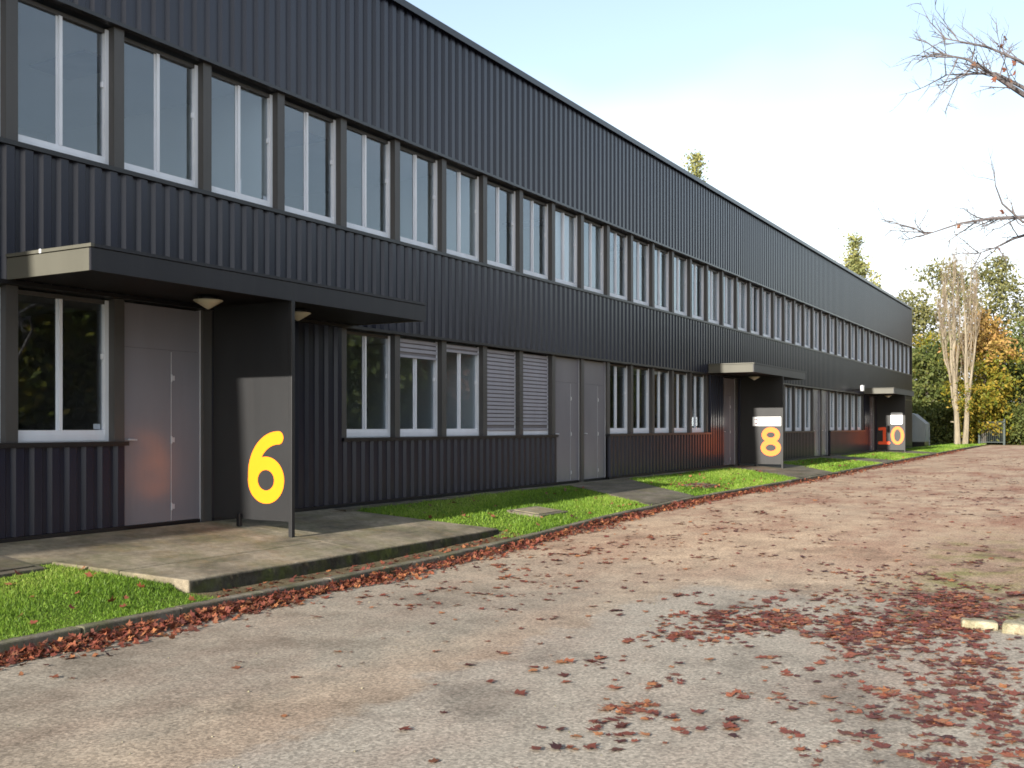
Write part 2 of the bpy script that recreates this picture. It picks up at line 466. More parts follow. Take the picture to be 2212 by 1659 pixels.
def strip(name, xs, ys, zf, mat):
    v = [(x, y, zf(x, y)) for y in ys for x in xs]
    n = len(xs)
    f = [(j*n+i, j*n+i+1, (j+1)*n+i+1, (j+1)*n+i) for j in range(len(ys)-1) for i in range(n-1)]
    return link(name, np_mesh(name, v, f, mat, smooth=True))

ys_long = [-150, -60, -30, -15, 0, 5, 10, 12, 15, 19, 24, 30, 37, 45, 53, 62, 70, 80, 95, 130, 200, 500]
tag(strip('ground', [-500, -200, -80, -30, -1, 3, 8, 20, 60, 150, 500], ys_long, lambda x, y: road_z(y)-0.03, M['ground']), kind='structure')
tag(strip('road', [KX1, 6, 9, 14, 17.5], [y for y in ys_long if y < 71] + [77], lambda x, y: road_z(y), M['road']), kind='structure')
tag(strip('grass_verge', [-0.02, 0.25, 1.0, 1.8, 2.2, 2.35, 2.5, KX0+0.01], [-40, 0, 3, 5, 6.6, 7, 9, 10, 11, 12, 12.6, 13, 15, 17, 19, 22, 26, 30, 37, 45, 53, 62, 70, 74], verge_z, M['verge']), kind='structure')

tag(strip('soil_strip', [2.34, 2.5, 2.64, KX0+0.005], [6.85, 7.2, 8, 9, 10, 11, 12, 12.5, 12.8], lambda x, y: verge_z(x, y)+0.006, M['soil']), kind='structure')
# kerb stones: one by one
kerb = empty('kerb', (0, 0, 0)); kerb['kind'] = 'structure'
ks = MB().prism([(KX0, 0.004), (KX1, 0.004), (KX1, 0.996), (KX0, 0.996)], -0.25, 0.0).mesh('kerb_stone', M['kerb'])
for i in range(-4, 70):
    y = i + 0.35
    z0, z1 = kerb_z(y), kerb_z(y+1)
    o = link('kerb_stone', ks, kerb, (RND.uniform(-0.003, 0.003), y, z0 + RND.uniform(-0.003, 0.002)), 0.014)
    o.rotation_euler = (math.atan2(z1-z0, 1), 0, RND.uniform(-0.002, 0.002))

# ---------------------------------------------------------------- the building
P0, MOD = 8.05, 1.35                        # pillar centre lines: P0 + MOD*k; bay k lies between k-1 and k
def py(k): return P0 + MOD*k
KMIN, KMAX = -24, 41
Y_END, Y_START = py(KMAX)-0.07, py(KMIN)
Z_SILL, Z_HEAD, Z_SILL2, Z_HEAD2, Z_ROOF = 1.0, 2.66, 4.15, 5.80, 8.05
bld = empty('industrial_building', (0, 30, 0), 'long two-storey building clad in dark ribbed metal with two rows of windows', 'building')
BY = 30.0
def B(mb, name, mat, parent=None, **kw):
    """build a part of the building from world coordinates (the empty stands at y = 30)"""
    o = mb.build(name, mat, parent or bld, **kw)
    if parent is None or parent == bld: o.location.y -= BY
    return o

RIB = 0.2145
_sheet = {}
def sheet_mesh(n, h):
    key = (n, round(h, 3))
    if key not in _sheet:
        prof = []
        for i in range(n):
            y = i*RIB
            prof += [(0.0, y), (0.0, y+0.048), (0.044, y+0.084), (0.044, y+0.178)]
        prof.append((0.0, n*RIB))
        v, f = [], []
        for z in (0, h):
            v += [(x, y, z) for x, y in prof]
        m = len(prof)
        for i in range(m-1):
            f.append((i, i+1, m+i+1, m+i))
        # closed top and bottom edges of the ribs
        for i in range(0, m-1, 4):
            for o, q in ((0, (i+1, i+2, i+3, i+4)), (m, (i+4, i+3, i+2, i+1))):
                f.append(tuple(o+a for a in q))
        me = bpy.data.meshes.new('cladding_sheet'); me.from_pydata(v, [], f); me.materials.append(M['clad']); me.update()
        _sheet[key] = me
    return _sheet[key]

def cladding(y0, y1, z0, z1, per=5):
    n = max(1, round((y1-y0)/RIB)); k = (y1-y0)/(n*RIB); i = 0
    while i < n:
        c = min(per, n-i)
        o = link('cladding_sheet', sheet_mesh(c, z1-z0), bld, (0.006, y0+i*RIB*k-BY, z0))
        o.scale.y = k
        i += c

# long bands
cladding(Y_START, Y_END, Z_HEAD2+0.05, Z_ROOF-0.06)
cladding(Y_START, Y_END, Z_HEAD+0.05, Z_SILL2-0.04)
B(MB().box(-0.30, 0.0, Y_START, Y_END, Z_HEAD2, Z_ROOF-0.01), 'upper_wall_band', M['trim'])
B(MB().box(-0.30, 0.0, Y_START, Y_END, Z_HEAD, Z_SILL2), 'middle_wall_band', M['trim'])
B(MB().box(-0.02, 0.125, Y_START-0.02, Y_END+0.02, Z_ROOF-0.055, Z_ROOF+0.0).box(0.118, 0.128, Y_START-0.02, Y_END+0.02, Z_ROOF-0.115, Z_ROOF-0.0535), 'roof_edge_flashing', M['trim'])
B(MB().box(0.002, 0.065, Y_START, Y_END, Z_HEAD2+0.004, Z_HEAD2+0.047), 'drip_flashing', M['trim'])
B(MB().box(0.002, 0.065, Y_START, Y_END, Z_HEAD+0.004, Z_HEAD+0.047), 'drip_flashing', M['trim'])
B(MB().box(-0.16, 0.075, Y_START, Y_END, Z_SILL2-0.038, Z_SILL2+0.012), 'sill_flashing', M['trim'])
B(MB().box(-18, -0.3, Y_START, Y_END, 7.75, Z_ROOF-0.06), 'roof', M['roofing'])
B(MB().box(-18.3, -18, Y_START, Y_END, -0.3, Z_ROOF), 'rear_wall', M['clad'])
B(MB().box(-18, -0.302, Y_END-0.3, Y_END-0.004, -0.3, Z_ROOF-0.065).box(-18, -0.302, Y_START+0.004, Y_START+0.3, -0.3, Z_ROOF-0.065), 'end_wall', M['clad'])
# corner trim at the far end
B(MB().box(-0.10, 0.055, Y_END+0.001, Y_END+0.05, -0.1, Z_ROOF-0.12), 'corner_trim', M['trim'])

# what each ground-floor bay holds
def bay_kind(k):
    if k in (1, 17, 33): return 'entry'
    if k in (9, 10, 25, 26): return 'door'
    if k == 0 or 4 <= k <= 8 or 11 <= k <= 15 or 20 <= k <= 24 or 27 <= k <= 31 or -3 <= k <= -1: return 'window'
    return 'wall'
runs, k = [], KMIN+1
while k <= KMAX:
    kd = bay_kind(k); j = k
    while j+1 <= KMAX and bay_kind(j+1) == kd: j += 1
    runs.append((kd, k, j)); k = j+1
for kd, a, b in runs:
    y0, y1 = py(a-1), py(b)
    if kd == 'window':
        y0, y1 = y0-0.07, y1+0.07
        cladding(y0, y1, 0.03, Z_SILL-0.04)
        B(MB().box(-0.30, 0.0, y0, y1, -0.3, Z_SILL-0.002), 'sill_wall', M['trim'])
        B(MB().box(-0.16, 0.075, y0-0.01, y1+0.01, Z_SILL-0.038, Z_SILL+0.012), 'sill_flashing', M['trim'])
        B(MB().box(0.001, 0.052, y0, y1, -0.06, 0.026), 'base_flashing', M['trim'])
    elif kd == 'wall':
        y0 += 0.07 if bay_kind(a-1) != 'wall' else 0; y1 -= 0.07
        if kd == 'wall' and b == KMAX: y1 = Y_END
        cladding(y0, y1, 0.03, Z_HEAD)
        B(MB().box(-0.30, 0.0, y0, y1, -0.3, Z_HEAD-0.002), 'full_height_wall', M['trim'])
        B(MB().box(0.001, 0.052, y0, y1, -0.06, 0.026), 'base_flashing', M['trim'])

# pillars
pil_u = MB().box(-0.17, 0.0, -0.07, 0.07, Z_SILL2+0.013, Z_HEAD2-0.001).mesh('pillar', M['pillar'])
pil_g = MB().box(-0.17, 0.0, -0.07, 0.07, Z_SILL+0.013, Z_HEAD-0.001).mesh('pillar', M['pillar'])
pil_d = MB().box(-0.17, 0.0, -0.07, 0.07, -0.05, Z_HEAD-0.001).mesh('pillar', M['pillar'])
for k in range(-24, KMAX):
    link('pillar', pil_u, bld, (0.0, py(k)-BY, 0))
    a, b = bay_kind(k), bay_kind(k+1)
    if a == b == 'window': link('pillar', pil_g, bld, (0, py(k)-BY, 0))
    elif 'door' in (a, b) or 'entry' in (a, b): link('pillar', pil_d, bld, (0.004, py(k)-BY, 0))
    elif 'window' in (a, b): link('pillar', pil_g, bld, (-0.003, py(k)-BY, 0))
# plain wall in the upper row left of what the photo shows
B(MB().box(-0.30, -0.1, Y_START, py(-5), Z_SILL2, Z_HEAD2), 'upper_infill', M['trim'])

# windows: frame (the part), mullion, rail, two panes
WW = 1.21
def window_meshes(h):
    up = [(0, 0), (WW, 0), (WW, h), (WW-0.05, h), (WW-0.05, 0.012), (0.045, 0.012), (0.045, h), (0, h)]
    fr = MB(); fr.v = [(-0.095, y, z) for y, z in up] + [(-0.17, y, z) for y, z in up]
    fr.f = [tuple(range(8)), tuple(range(15, 7, -1))] + [(i, i+8, (i+1) % 8+8, (i+1) % 8) for i in range(8)]
    fr = fr.mesh('window', M['alu'])
    hr = MB().box(-0.17, -0.102, 0.0452, WW-0.0502, h-0.045, h).mesh('head_rail', M['pillar'])  # dark colour stands in for the recess shade on the aluminium head
    ra = MB().box(-0.168, -0.085, 0.0451, WW-0.0501, 0.0123, 0.080).box(-0.160, -0.105, 0.0451, WW-0.0501, 0.0802, 0.130).mesh('bottom_rail', M['alu'])
    mu = MB().box(-0.158, -0.100, 0.565, 0.605, 0.1303, h-0.0455).box(-0.135, -0.1285, 0.540, 0.5648, 0.1303, h-0.0455).mesh('mullion', M['alu'])
    p1 = MB().box(-0.136, -0.131, 0.0455, 0.5645, 0.1305, h-0.0455).mesh('pane', M['glass'])
    p2 = MB().box(-0.152, -0.147, 0.6055, WW-0.0505, 0.1305, h-0.0455).mesh('pane', M['glass'])
    hd = MB().box(-0.146, -0.118, WW-0.075, WW-0.055, 0.62*h-0.06, 0.62*h).mesh('handle', M['alu'])
    bl = MB()
    for i in range(11):
        y = 0.06 + i*0.1
        bl.prism([(-0.23, y), (-0.195, y+0.075), (-0.20, y+0.077), (-0.235, y+0.002)], 0.1, h-0.02)
    return fr, ra, mu, p1, p2, hd, bl.mesh('vertical_blind', M['blind']), hr
H2, H1 = Z_HEAD2-0.03-Z_SILL2-0.014, Z_HEAD-0.02-Z_SILL-0.014
wm2, wm1 = window_meshes(H2), window_meshes(H1)
def window(k, ms, z, blind=False):
    w = link('window', ms[0], bld, (0, py(k-1)+0.07-BY, z))
    link('bottom_rail', ms[1], w); link('head_rail', ms[7], w); link('mullion', ms[2], w); link('pane', ms[3], w); link('pane', ms[4], w)
    if k < 16: link('handle', ms[5], w)
    if blind: link('vertical_blind', ms[6], w)
    return w
for k in range(-4, KMAX+1):
    w = window(k, wm2, Z_SILL2+0.014, blind=(k == 9 or k > 15 and k not in (19, 28, 35)))
    for y0_, y1_, z1_ in {2: ((0.615, 0.68, 0.34), (1.09, 1.15, 0.20)), 4: ((0.06, 0.10, 0.36),)}.get(k, ()):
        MB().box(-0.162, -0.1585, y0_, y1_, 0.131, z1_).build('paper_note', M['sign'], w)
gw = {}
for kd, a, b in runs:
    if kd == 'window':
        for k in range(a, b+1):
            gw[k] = window(k, wm1, Z_SILL+0.014, blind=k in (20, 21, 23, 27, 28, 29, 30, 31))
# roller shutters (ribbed slats)
def shutter(k, drop):
    mb = MB(); z = H1-0.02
    zb = z-drop
    while z > zb:
        mb.prism([(-0.089, 0.05), (-0.066, 0.05), (-0.066, WW-0.055), (-0.089, WW-0.055)], max(z-0.056, zb), z-0.002) if z-0.056 > zb else None; z -= 0.075
    MB().box(-0.0945, -0.0905, 0.0455, WW-0.0505, zb, H1-0.02).build('shutter_backing', M['door'], gw[k])
    mb.box(-0.0945, -0.068, 0.047, WW-0.052, zb-0.04, zb-0.001)
    mb.build('roller_shutter', M['shutter'], gw[k])
shutter(5, 0.26); shutter(6, 0.09); shutter(7, 1.47); shutter(8, 1.47)
# small card stuck inside the first ground-floor window, papers in two upper ones
MB().box(-0.159, -0.1565, WW-0.16, WW-0.07, 0.14, 0.20).build('paper_note', M['sign'], gw[0])

# doors
def door(k, wide):
    y0, y1 = py(k-1)+0.07, py(k)-0.07
    ys = y0 + (0.74 if wide else 0.80)
    d = B(MB().box(-0.10, -0.055, y0+0.012, ys-0.004, 0.02, 2.12), 'door', M['door'])
    def S(mb, nm, mat):
        o = mb.build(nm, mat, d); o.location.y = 0
        return o
    S(MB().box(-0.10, -0.055, ys+0.004, y1-0.012, 0.02, 2.12), 'side_panel', M['door'])
    S(MB().box(-0.10, -0.055, y0+0.012, y1-0.012, 2.1225, Z_HEAD-0.02), 'transom_panel', M['door'])
    S(MB().box(-0.12, -0.045, y1-0.011, y1+0.004, -0.02, Z_HEAD-0.004).box(-0.12, -0.045, y0-0.004, y0+0.011, -0.02, Z_HEAD-0.004), 'door_frame', M['steel'])
    S(MB().box(-0.16, -0.04, y0+0.0112, y1-0.0112, -0.05, 0.014), 'threshold', M['trim'])
    for z in (0.20, 1.02, 1.78):
        S(MB().tube([(-0.045, ys, z-0.045), (-0.045, ys, z+0.045)], [0.011, 0.011], 8).box(-0.054, -0.046, ys+0.010, ys+0.05, z-0.03, z+0.03), 'hinge', M['steel'])
    S(MB().box(-0.054, -0.049, ys-0.0035, ys+0.0035, 0.03, 2.1), 'leaf_edge_strip', M['steel'])
    S(MB().tube([(-0.056, y0+0.07, 1.03), (-0.012, y0+0.07, 1.03), (-0.010, y0+0.085, 1.03), (-0.010, y0+0.19, 1.025)], [0.010]*4, 8), 'handle', M['steel'])
for k in (1, 17, 33): door(k, True)
for k in (9, 10, 25, 26): door(k, False)

# rooms behind the glass
B(MB().box(-5.0, -0.302, Y_START+0.31, Y_END-0.31, 3.30, 3.42), 'interior_floor', M['ifloor'])
B(MB().box(-5.0, -0.302, Y_START+0.31, Y_END-0.31, 5.92, 6.0), 'interior_ceiling', M['iceil'])
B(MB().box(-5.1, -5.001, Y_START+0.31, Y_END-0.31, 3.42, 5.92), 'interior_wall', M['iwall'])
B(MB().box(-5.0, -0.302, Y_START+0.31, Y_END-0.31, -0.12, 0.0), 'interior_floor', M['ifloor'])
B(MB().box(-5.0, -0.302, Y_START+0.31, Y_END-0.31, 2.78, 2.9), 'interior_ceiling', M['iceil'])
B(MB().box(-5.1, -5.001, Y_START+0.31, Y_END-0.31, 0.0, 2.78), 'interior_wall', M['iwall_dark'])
for k in (-3, 2, 6, 10, 14, 18, 22, 26, 30, 34, 38):
    B(MB().box(-4.999, -0.18, py(k)-0.05, py(k)+0.05, 3.421, 5.919), 'partition', M['iwall'])
for k in (-2, 1, 3, 6, 8, 10, 16, 19, 24, 26, 31):
    B(MB().box(-4.999, -0.18, py(k)-0.05, py(k)+0.05, 0.001, 2.779), 'partition', M['iwall_dark'] if k != 6 else M['iwall'])
for k in range(-2, 40, 3):
    B(MB().box(-2.3, -1.2, py(k)-0.9, py(k)-0.3, 5.885, 5.918), 'ceiling_vent', M['shutter'])

# canopies over the three entries
XC = 1.375
CAN = []
for n, dy in enumerate((0.0, 21.6, 43.2)):
    y0, y1 = 6.606+dy, 12.27+dy
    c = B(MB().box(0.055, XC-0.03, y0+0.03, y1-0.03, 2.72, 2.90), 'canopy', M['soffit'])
    def S(mb, nm, mat, **kw): return mb.build(nm, mat, c, **kw)
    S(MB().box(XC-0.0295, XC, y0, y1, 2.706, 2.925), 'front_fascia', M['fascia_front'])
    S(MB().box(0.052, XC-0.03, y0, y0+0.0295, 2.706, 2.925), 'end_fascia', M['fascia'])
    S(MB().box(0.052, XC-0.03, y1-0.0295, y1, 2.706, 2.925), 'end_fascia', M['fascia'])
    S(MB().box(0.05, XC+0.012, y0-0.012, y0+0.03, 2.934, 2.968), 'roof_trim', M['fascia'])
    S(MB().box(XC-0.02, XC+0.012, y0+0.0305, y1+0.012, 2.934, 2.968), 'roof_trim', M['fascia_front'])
    S(MB().box(0.05, XC-0.021, y0+0.0305, y1, 2.90, 2.955), 'canopy_roof', M['roofing'])
    if n == 0:
        S(MB().box(0.60, 0.63, y0-0.016, y0-0.0125, 2.932, 2.972), 'trim_joint', M['alu'])
    CAN.append((y0, y1))

# ---------------------------------------------------------------- number panels
def stroke_mesh(strokes, w, size, origin, y, thick, mat, res=0.012):
    """flat figure drawn with a round pen: marching squares on the distance to the strokes, then given thickness"""
    Wd, Hd = size
    nx, nz = int(Wd/res)+5, int(Hd/res)+5
    gx = (np.arange(nx)-2)*res; gz = (np.arange(nz)-2)*res
    GX, GZ = np.meshgrid(gx, gz, indexing='ij')
    D = np.full(GX.shape, 9.0)
    for st in strokes:
        p = np.array(st) * np.array([Hd, Hd])
        for a, b in zip(p, p[1:]):
            d = b-a; L = max(d@d, 1e-12)
            t = np.clip(((GX-a[0])*d[0] + (GZ-a[1])*d[1])/L, 0, 1)
            D = np.minimum(D, np.hypot(GX-a[0]-t*d[0], GZ-a[1]-t*d[1]))
    D -= w*Hd/2
    mb = MB(); idx = {}; edges = []
    def vert(x, z):
        key = (round(x, 5), round(z, 5))
        if key not in idx:
            idx[key] = len(mb.v); mb.v.append((origin[0]+x, y, origin[1]+z))
        return idx[key]
    for i in range(nx-1):
        for j in range(nz-1):
            cs = [(i, j), (i+1, j), (i+1, j+1), (i, j+1)]
            vs = [D[c] for c in cs]
            poly, cut = [], []
            for q in range(4):
                a, b = cs[q], cs[(q+1) % 4]; va, vb = vs[q], vs[(q+1) % 4]
                if va <= 0: poly.append(vert(gx[a[0]], gz[a[1]]))
                if (va <= 0) != (vb <= 0):
                    t = va/(va-vb)
                    poly.append(vert(gx[a[0]]+t*(gx[b[0]]-gx[a[0]]), gz[a[1]]+t*(gz[b[1]]-gz[a[1]]))); cut.append(poly[-1])
            pp = []
            for q in poly:
                if not pp or (q != pp[-1] and q != pp[0]): pp.append(q)
            if len(pp) >= 3: mb.f.append(tuple(pp))
            if len(cut) == 2 and cut[0] != cut[1]: edges.append(cut)
    n = len(mb.v)
    mb.v += [(x, yy+thick, z) for x, yy, z in mb.v]
    mb.f += [(a, b, b+n, a+n) for a, b in edges]
    return mb.mesh('digit', mat)

def arc(cx, cz, rx, rz, a0=0, a1=360, n=36):
    return [(cx+rx*math.cos(math.radians(a0+(a1-a0)*i/n)), cz+rz*math.sin(math.radians(a0+(a1-a0)*i/n))) for i in range(n+1)]
def bez(p0, p1, p2, p3, n=20):
    return [tuple(sum(c*p[i] for c, p in zip(((1-t)**3, 3*t*(1-t)**2, 3*t*t*(1-t), t**3), (p0, p1, p2, p3))) for i in (0, 1)) for t in [q/n for q in range(n+1)]]
DIG = {
    '6': ([arc(0.325, 0.315, 0.245, 0.235), bez((0.083, 0.36), (0.07, 0.66), (0.28, 0.90), (0.555, 0.905))], 0.182),
    '8': ([arc(0.36, 0.285, 0.27, 0.205), arc(0.36, 0.735, 0.235, 0.185)], 0.172),
    '1': ([[(0.36, 0.10), (0.36, 0.90), (0.10, 0.87)], [(0.09, 0.085), (0.58, 0.085)]], 0.168),
    '0': ([arc(0.36, 0.5, 0.265, 0.42)], 0.160),
}
def figure(ch, x, z, h, y, parent, mat='digit'):
    st, w = DIG[ch]
    return link('digit', stroke_mesh(st, w, (h*0.74, h), (x, z), y-0.004, 0.0035, M[mat]), parent)

def foot_z(n): return (-0.150, -0.115, -0.06)[n]
labels = ('dark metal entrance panel with a big yellow 6', 'dark metal entrance panel with a yellow 8 below a white strip sign', 'dark metal entrance panel with a red and orange 10 below a white square sign')
for n, yp in enumerate((9.45, 31.17, 52.85)):
    e = empty('number_panel', (0, 0, 0), labels[n], 'number panel')
    MB().box(0.056, XC-0.055, yp, yp+0.045, 0.03, 2.704).build('panel_board', M['panel'], e)
    MB().box(XC-0.0545, XC, yp-0.006, yp+0.052, foot_z(n)-0.06, 2.7035).build('post', M['panel'], e, bevel=0.004)
    MB().box(0.50, 0.56, yp-0.05, yp-0.002, -0.06, 0.10).build('foot_bracket', M['trim'], e, bevel=0.006)
    if n == 0:
        figure('6', 0.665, 0.245, 0.885, yp, e)
    elif n == 1:
        figure('8', 0.685, 0.285, 0.87, yp, e, 'digit_nought')
        b = MB().box(0.44, 1.317, yp-0.024, yp-0.0045, 1.20, 1.475).build('sign_plate', M['sign'], e)
        b['label'] = 'white strip sign with a small dark mark'
        # the small open-sided mark at its left end
        mk = MB()
        for x0, x1, z0, z1 in ((0.50, 0.555, 1.385, 1.405), (0.555, 0.585, 1.375, 1.425), (0.585, 0.612, 1.275, 1.405), (0.525, 0.585, 1.255, 1.295)):
            mk.box(x0, x1, yp-0.0262, yp-0.0243, z0, z1)
        mk.build('printed_mark', M['signmark'], b)
    else:
        figure('1', 0.10, 0.30, 0.87, yp, e, 'digit_one')
        figure('0', 0.70, 0.30, 0.88, yp, e, 'digit_nought')
        r = 0.07; pts = []
        for cx_, cz_, a0 in ((1.26-r, 1.86-r, 0), (0.70+r, 1.86-r, 90), (0.70+r, 1.285+r, 180), (1.26-r, 1.285+r, 270)):
            pts += [(cx_+r*math.cos(math.radians(a0+t)), cz_+r*math.sin(math.radians(a0+t))) for t in (0, 22.5, 45, 67.5, 90)]
        mb = MB(); m_ = len(pts)
        mb.v = [(x, yp-0.024, z) for x, z in pts] + [(x, yp-0.0045, z) for x, z in pts]
        mb.f = [tuple(range(m_)), tuple(range(2*m_-1, m_-1, -1))] + [(i, i+m_, (i+1) % m_+m_, (i+1) % m_) for i in range(m_)]
        mb.build('sign_plate', M['sign'], e)['label'] = 'white square sign with rounded corners'

# lamps under the canopies
wh = (('of the six, left of its panel', 'of the six, just right of its panel'), ('of the eight', None), ('of the ten', None))
for n, dy in enumerate((0, 21.6, 43.2)):
    for q, yl in enumerate((8.70, 10.25)):
        if wh[n][q] is None: continue
        l = empty('canopy_lamp', (0.75, yl+dy, 2.72), 'cream cone lamp under the canopy ' + wh[n][q], 'lamp', 'lamps under the canopies')
        MB().lathe([(0.10, -0.001), (0.115, -0.02), (0.115, -0.045), (0.09, -0.048)], (0, 0, 0)).build('lamp_base', M['trim'], l)
        MB().lathe([(0.17, -0.0485), (0.172, -0.056), (0.10, -0.100), (0.02, -0.150), (0.006, -0.155)], (0, 0, 0), 28).build('lamp_shade', M['lampglass'], l, smooth=True)
# white floodlight on the wall by the last entry
fl = empty('wall_floodlight', (0.48, 47.2, 2.80), 'small white floodlight on the wall left of the farthest canopy', 'floodlight')
MB().prism([(-0.04, -0.16), (0.075, -0.16), (0.075, 0.16), (-0.04, 0.16)], -0.05, 0.20).build('lamp_housing', M['white_box'], fl, bevel=0.015)
MB().box(-0.425, -0.0405, -0.03, 0.03, -0.03, 0.03).box(-0.03, 0.06, -0.14, 0.14, -0.075, -0.0505).build('bracket', M['trim'], fl)

# ---------------------------------------------------------------- slabs, paths and covers
def slab_z(x, y): return -0.008 - 0.1136*max(x, 0)
sl = empty('entrance_slab', (0, 0, 0), 'raised weathered concrete slab before the door beside the 6', 'slab')
def slab_piece(nm, pts, mat, dz=0.0): return MB().prism(pts, lambda x, y: -0.60, lambda x, y: slab_z(x, y)+dz).build(nm, mat, sl, bevel=0.012)
slab_piece('slab_section', [(0.056, 4.0), (1.05, 4.9), (1.05, 9.6), (0.056, 9.6)], M['slab'])
slab_piece('slab_section', [(1.058, 6.40), (1.70, 6.66), (1.70, 9.6), (1.058, 9.6)], M['slab'], 0.003)
slab_piece('slab_section', [(1.708, 6.66), (2.36, 6.93), (2.36, 9.6), (1.708, 9.6)], M['slab'])
slab_piece('slab_section', [(0.056, 9.608), (2.36, 9.608), (2.36, 12.67), (1.25, 12.25), (0.056, 11.8)], M['slab'], -0.003)
# mossy skirt on the slab's front face
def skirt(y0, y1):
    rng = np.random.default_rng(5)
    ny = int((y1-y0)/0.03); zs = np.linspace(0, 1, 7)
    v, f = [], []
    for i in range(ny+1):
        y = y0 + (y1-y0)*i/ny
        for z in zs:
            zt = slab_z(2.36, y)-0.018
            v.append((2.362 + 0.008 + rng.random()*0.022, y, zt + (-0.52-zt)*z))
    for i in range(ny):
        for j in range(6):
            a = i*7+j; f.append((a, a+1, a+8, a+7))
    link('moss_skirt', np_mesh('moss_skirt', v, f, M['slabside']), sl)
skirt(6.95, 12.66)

def path(nm, label, pts, dz=0.0):
    o = MB().prism(pts, lambda x, y: -0.6, lambda x, y: verge_z(x, y)+0.02+dz).build(nm, M['path'], None, bevel=0.008)
    tag(o, kind='structure')
path('path', '', [(0.36, 18.9), (1.6, 18.1), (2.775, 17.3), (2.775, 19.6), (1.6, 20.6), (0.36, 21.9)])
path('path', '', [(0.36, 29.4), (2.775, 27.6), (2.775, 31.4), (1.5, 33.4), (0.36, 34.0)])
path('path', '', [(0.36, 40.4), (2.775, 39.4), (2.775, 41.8), (0.36, 43.2)])
path('path', '', [(0.36, 51.0), (2.0, 50.4), (2.775, 50.8), (2.775, 53.0), (1.6, 54.6), (0.36, 55.4)])
# concrete strip along the foot of the wall
base = empty('wall_base_strip', (0, 0, 0)); base['kind'] = 'structure'
for i in range(0, 52):
    y0 = 11.7 + i
    MB().box(0.058, 0.345+RND.uniform(-0.02, 0.02), y0+0.004, min(y0+0.996, 63.2), -0.3, -0.022+RND.uniform(-0.006, 0.004)).build('strip_slab', M['path'], base)

def cover(x, y, wx, wy, label, mat, rot=0.0):
    z = verge_z(x, y)
    tilt = math.atan2(verge_z(x+0.2, y)-verge_z(x-0.2, y), 0.4)
    e = empty('inspection_cover', (x, y, z), label, 'cover', 'covers in the verge')
    e.rotation_euler = (0, -tilt, rot)
    MB().box(-wx/2, wx/2, -wy/2, wy/2, -0.1, 0.035).build('surround', M['path'], e, bevel=0.01)
    MB().box(-wx/2+0.08, wx/2-0.08, -wy/2+0.08, wy/2-0.08, 0.0355, 0.048).build('lid', mat, e, bevel=0.006)
cover(1.95, 14.6, 0.62, 0.95, 'pale concrete inspection cover in the grass right of the big slab', M['slab'])
cover(2.05, 22.0, 0.62, 1.05, 'leaf-strewn inspection cover in the grass near the 8', M['kerb'])
cover(0.80, 5.55, 0.95, 1.3, 'flat concrete cover in the grass at the left edge', M['path'], 0.1)

# planting island on the right with white painted kerb stones
iv, iy = [], [9.45+0.35*q for q in range(24)] + [20, 25, 32, 40, 50, 60]
ix = [(0.0, 0.004), (0.10, 0.020), (0.5, 0.035), (2.0, 0.06), (5.0, 0.05)]
for y_ in iy:
    for dx_, dz_ in ix: iv.append((9.04 + 0.07*math.sin(y_*2.9) + 0.05*math.sin(y_*7.3) + dx_, y_, road_z(y_)+dz_))
n_ = len(ix)
tag(link('planting_island', np_mesh('planting_island', iv, [(a*n_+b, a*n_+b+1, (a+1)*n_+b+1, (a+1)*n_+b) for a in range(len(iy)-1) for b in range(n_-1)], M['road'], smooth=True)), kind='structure')
wk = empty('white_kerb', (0, 0, 0), 'line of old white painted kerb stones among the leaves', 'kerb')
wks = MB().box(0.01, 0.40, -0.09, 0.09, -0.25, 0.10).mesh('white_kerb_stone', M['whitekerb'])
for i, (x, y, r) in enumerate(((8.84, 9.40, 0.16), (9.16, 9.36, -0.05), (9.57, 9.34, 0.02), (9.99, 9.36, 0.05), (10.41, 9.38, 0.03))):
    o = link('white_kerb_stone', wks, wk, (x, y, road_z(y)+(-0.03 if i == 0 else -0.01)), 0.025)
    o.rotation_euler = (RND.uniform(-0.06, 0.06), RND.uniform(-0.04, 0.04), r)
    if i == 0: o.scale.x = 0.72

# ---------------------------------------------------------------- grass
def on_hard(x, y):
    h = (x < 0.31) & (y > 11.5)
    h |= (x < 1.07) & (y > 4.2 + x*0.9) & (y < 12) & (y > 3.9)
    h |= (x < 2.42) & (y > 6.40 + (x-1.058)*0.405) & (x > 1.0) & (y < 12.2 + (x-1.25)*0.40)
    h |= (x < 1.25) & (y > 9) & (y < 11.8+(x-0.07)*0.38)
    h |= (x > 2.30) & (y > 7.0) & (y < 12.4)
    for ya, yb in (((18.9, 21.9), (17.3, 19.6)), ((29.4, 34.0), (27.6, 31.4)), ((40.4, 43.2), (39.4, 41.8)), ((51.0, 55.4), (50.8, 53.0))):
        t = np.clip((x-0.36)/2.41, 0, 1)
        h |= (y > ya[0]+(yb[0]-ya[0])*t-0.02) & (y < ya[1]+(yb[1]-ya[1])*t+0.02)
    for cx_, cy_, wx, wy in ((1.95, 14.6, .62, .95), (2.05, 22.0, .62, 1.05), (0.80, 5.55, .95, 1.3)):
        h |= (abs(x-cx_) < wx/2-0.02) & (abs(y-cy_) < wy/2-0.02)
    return h

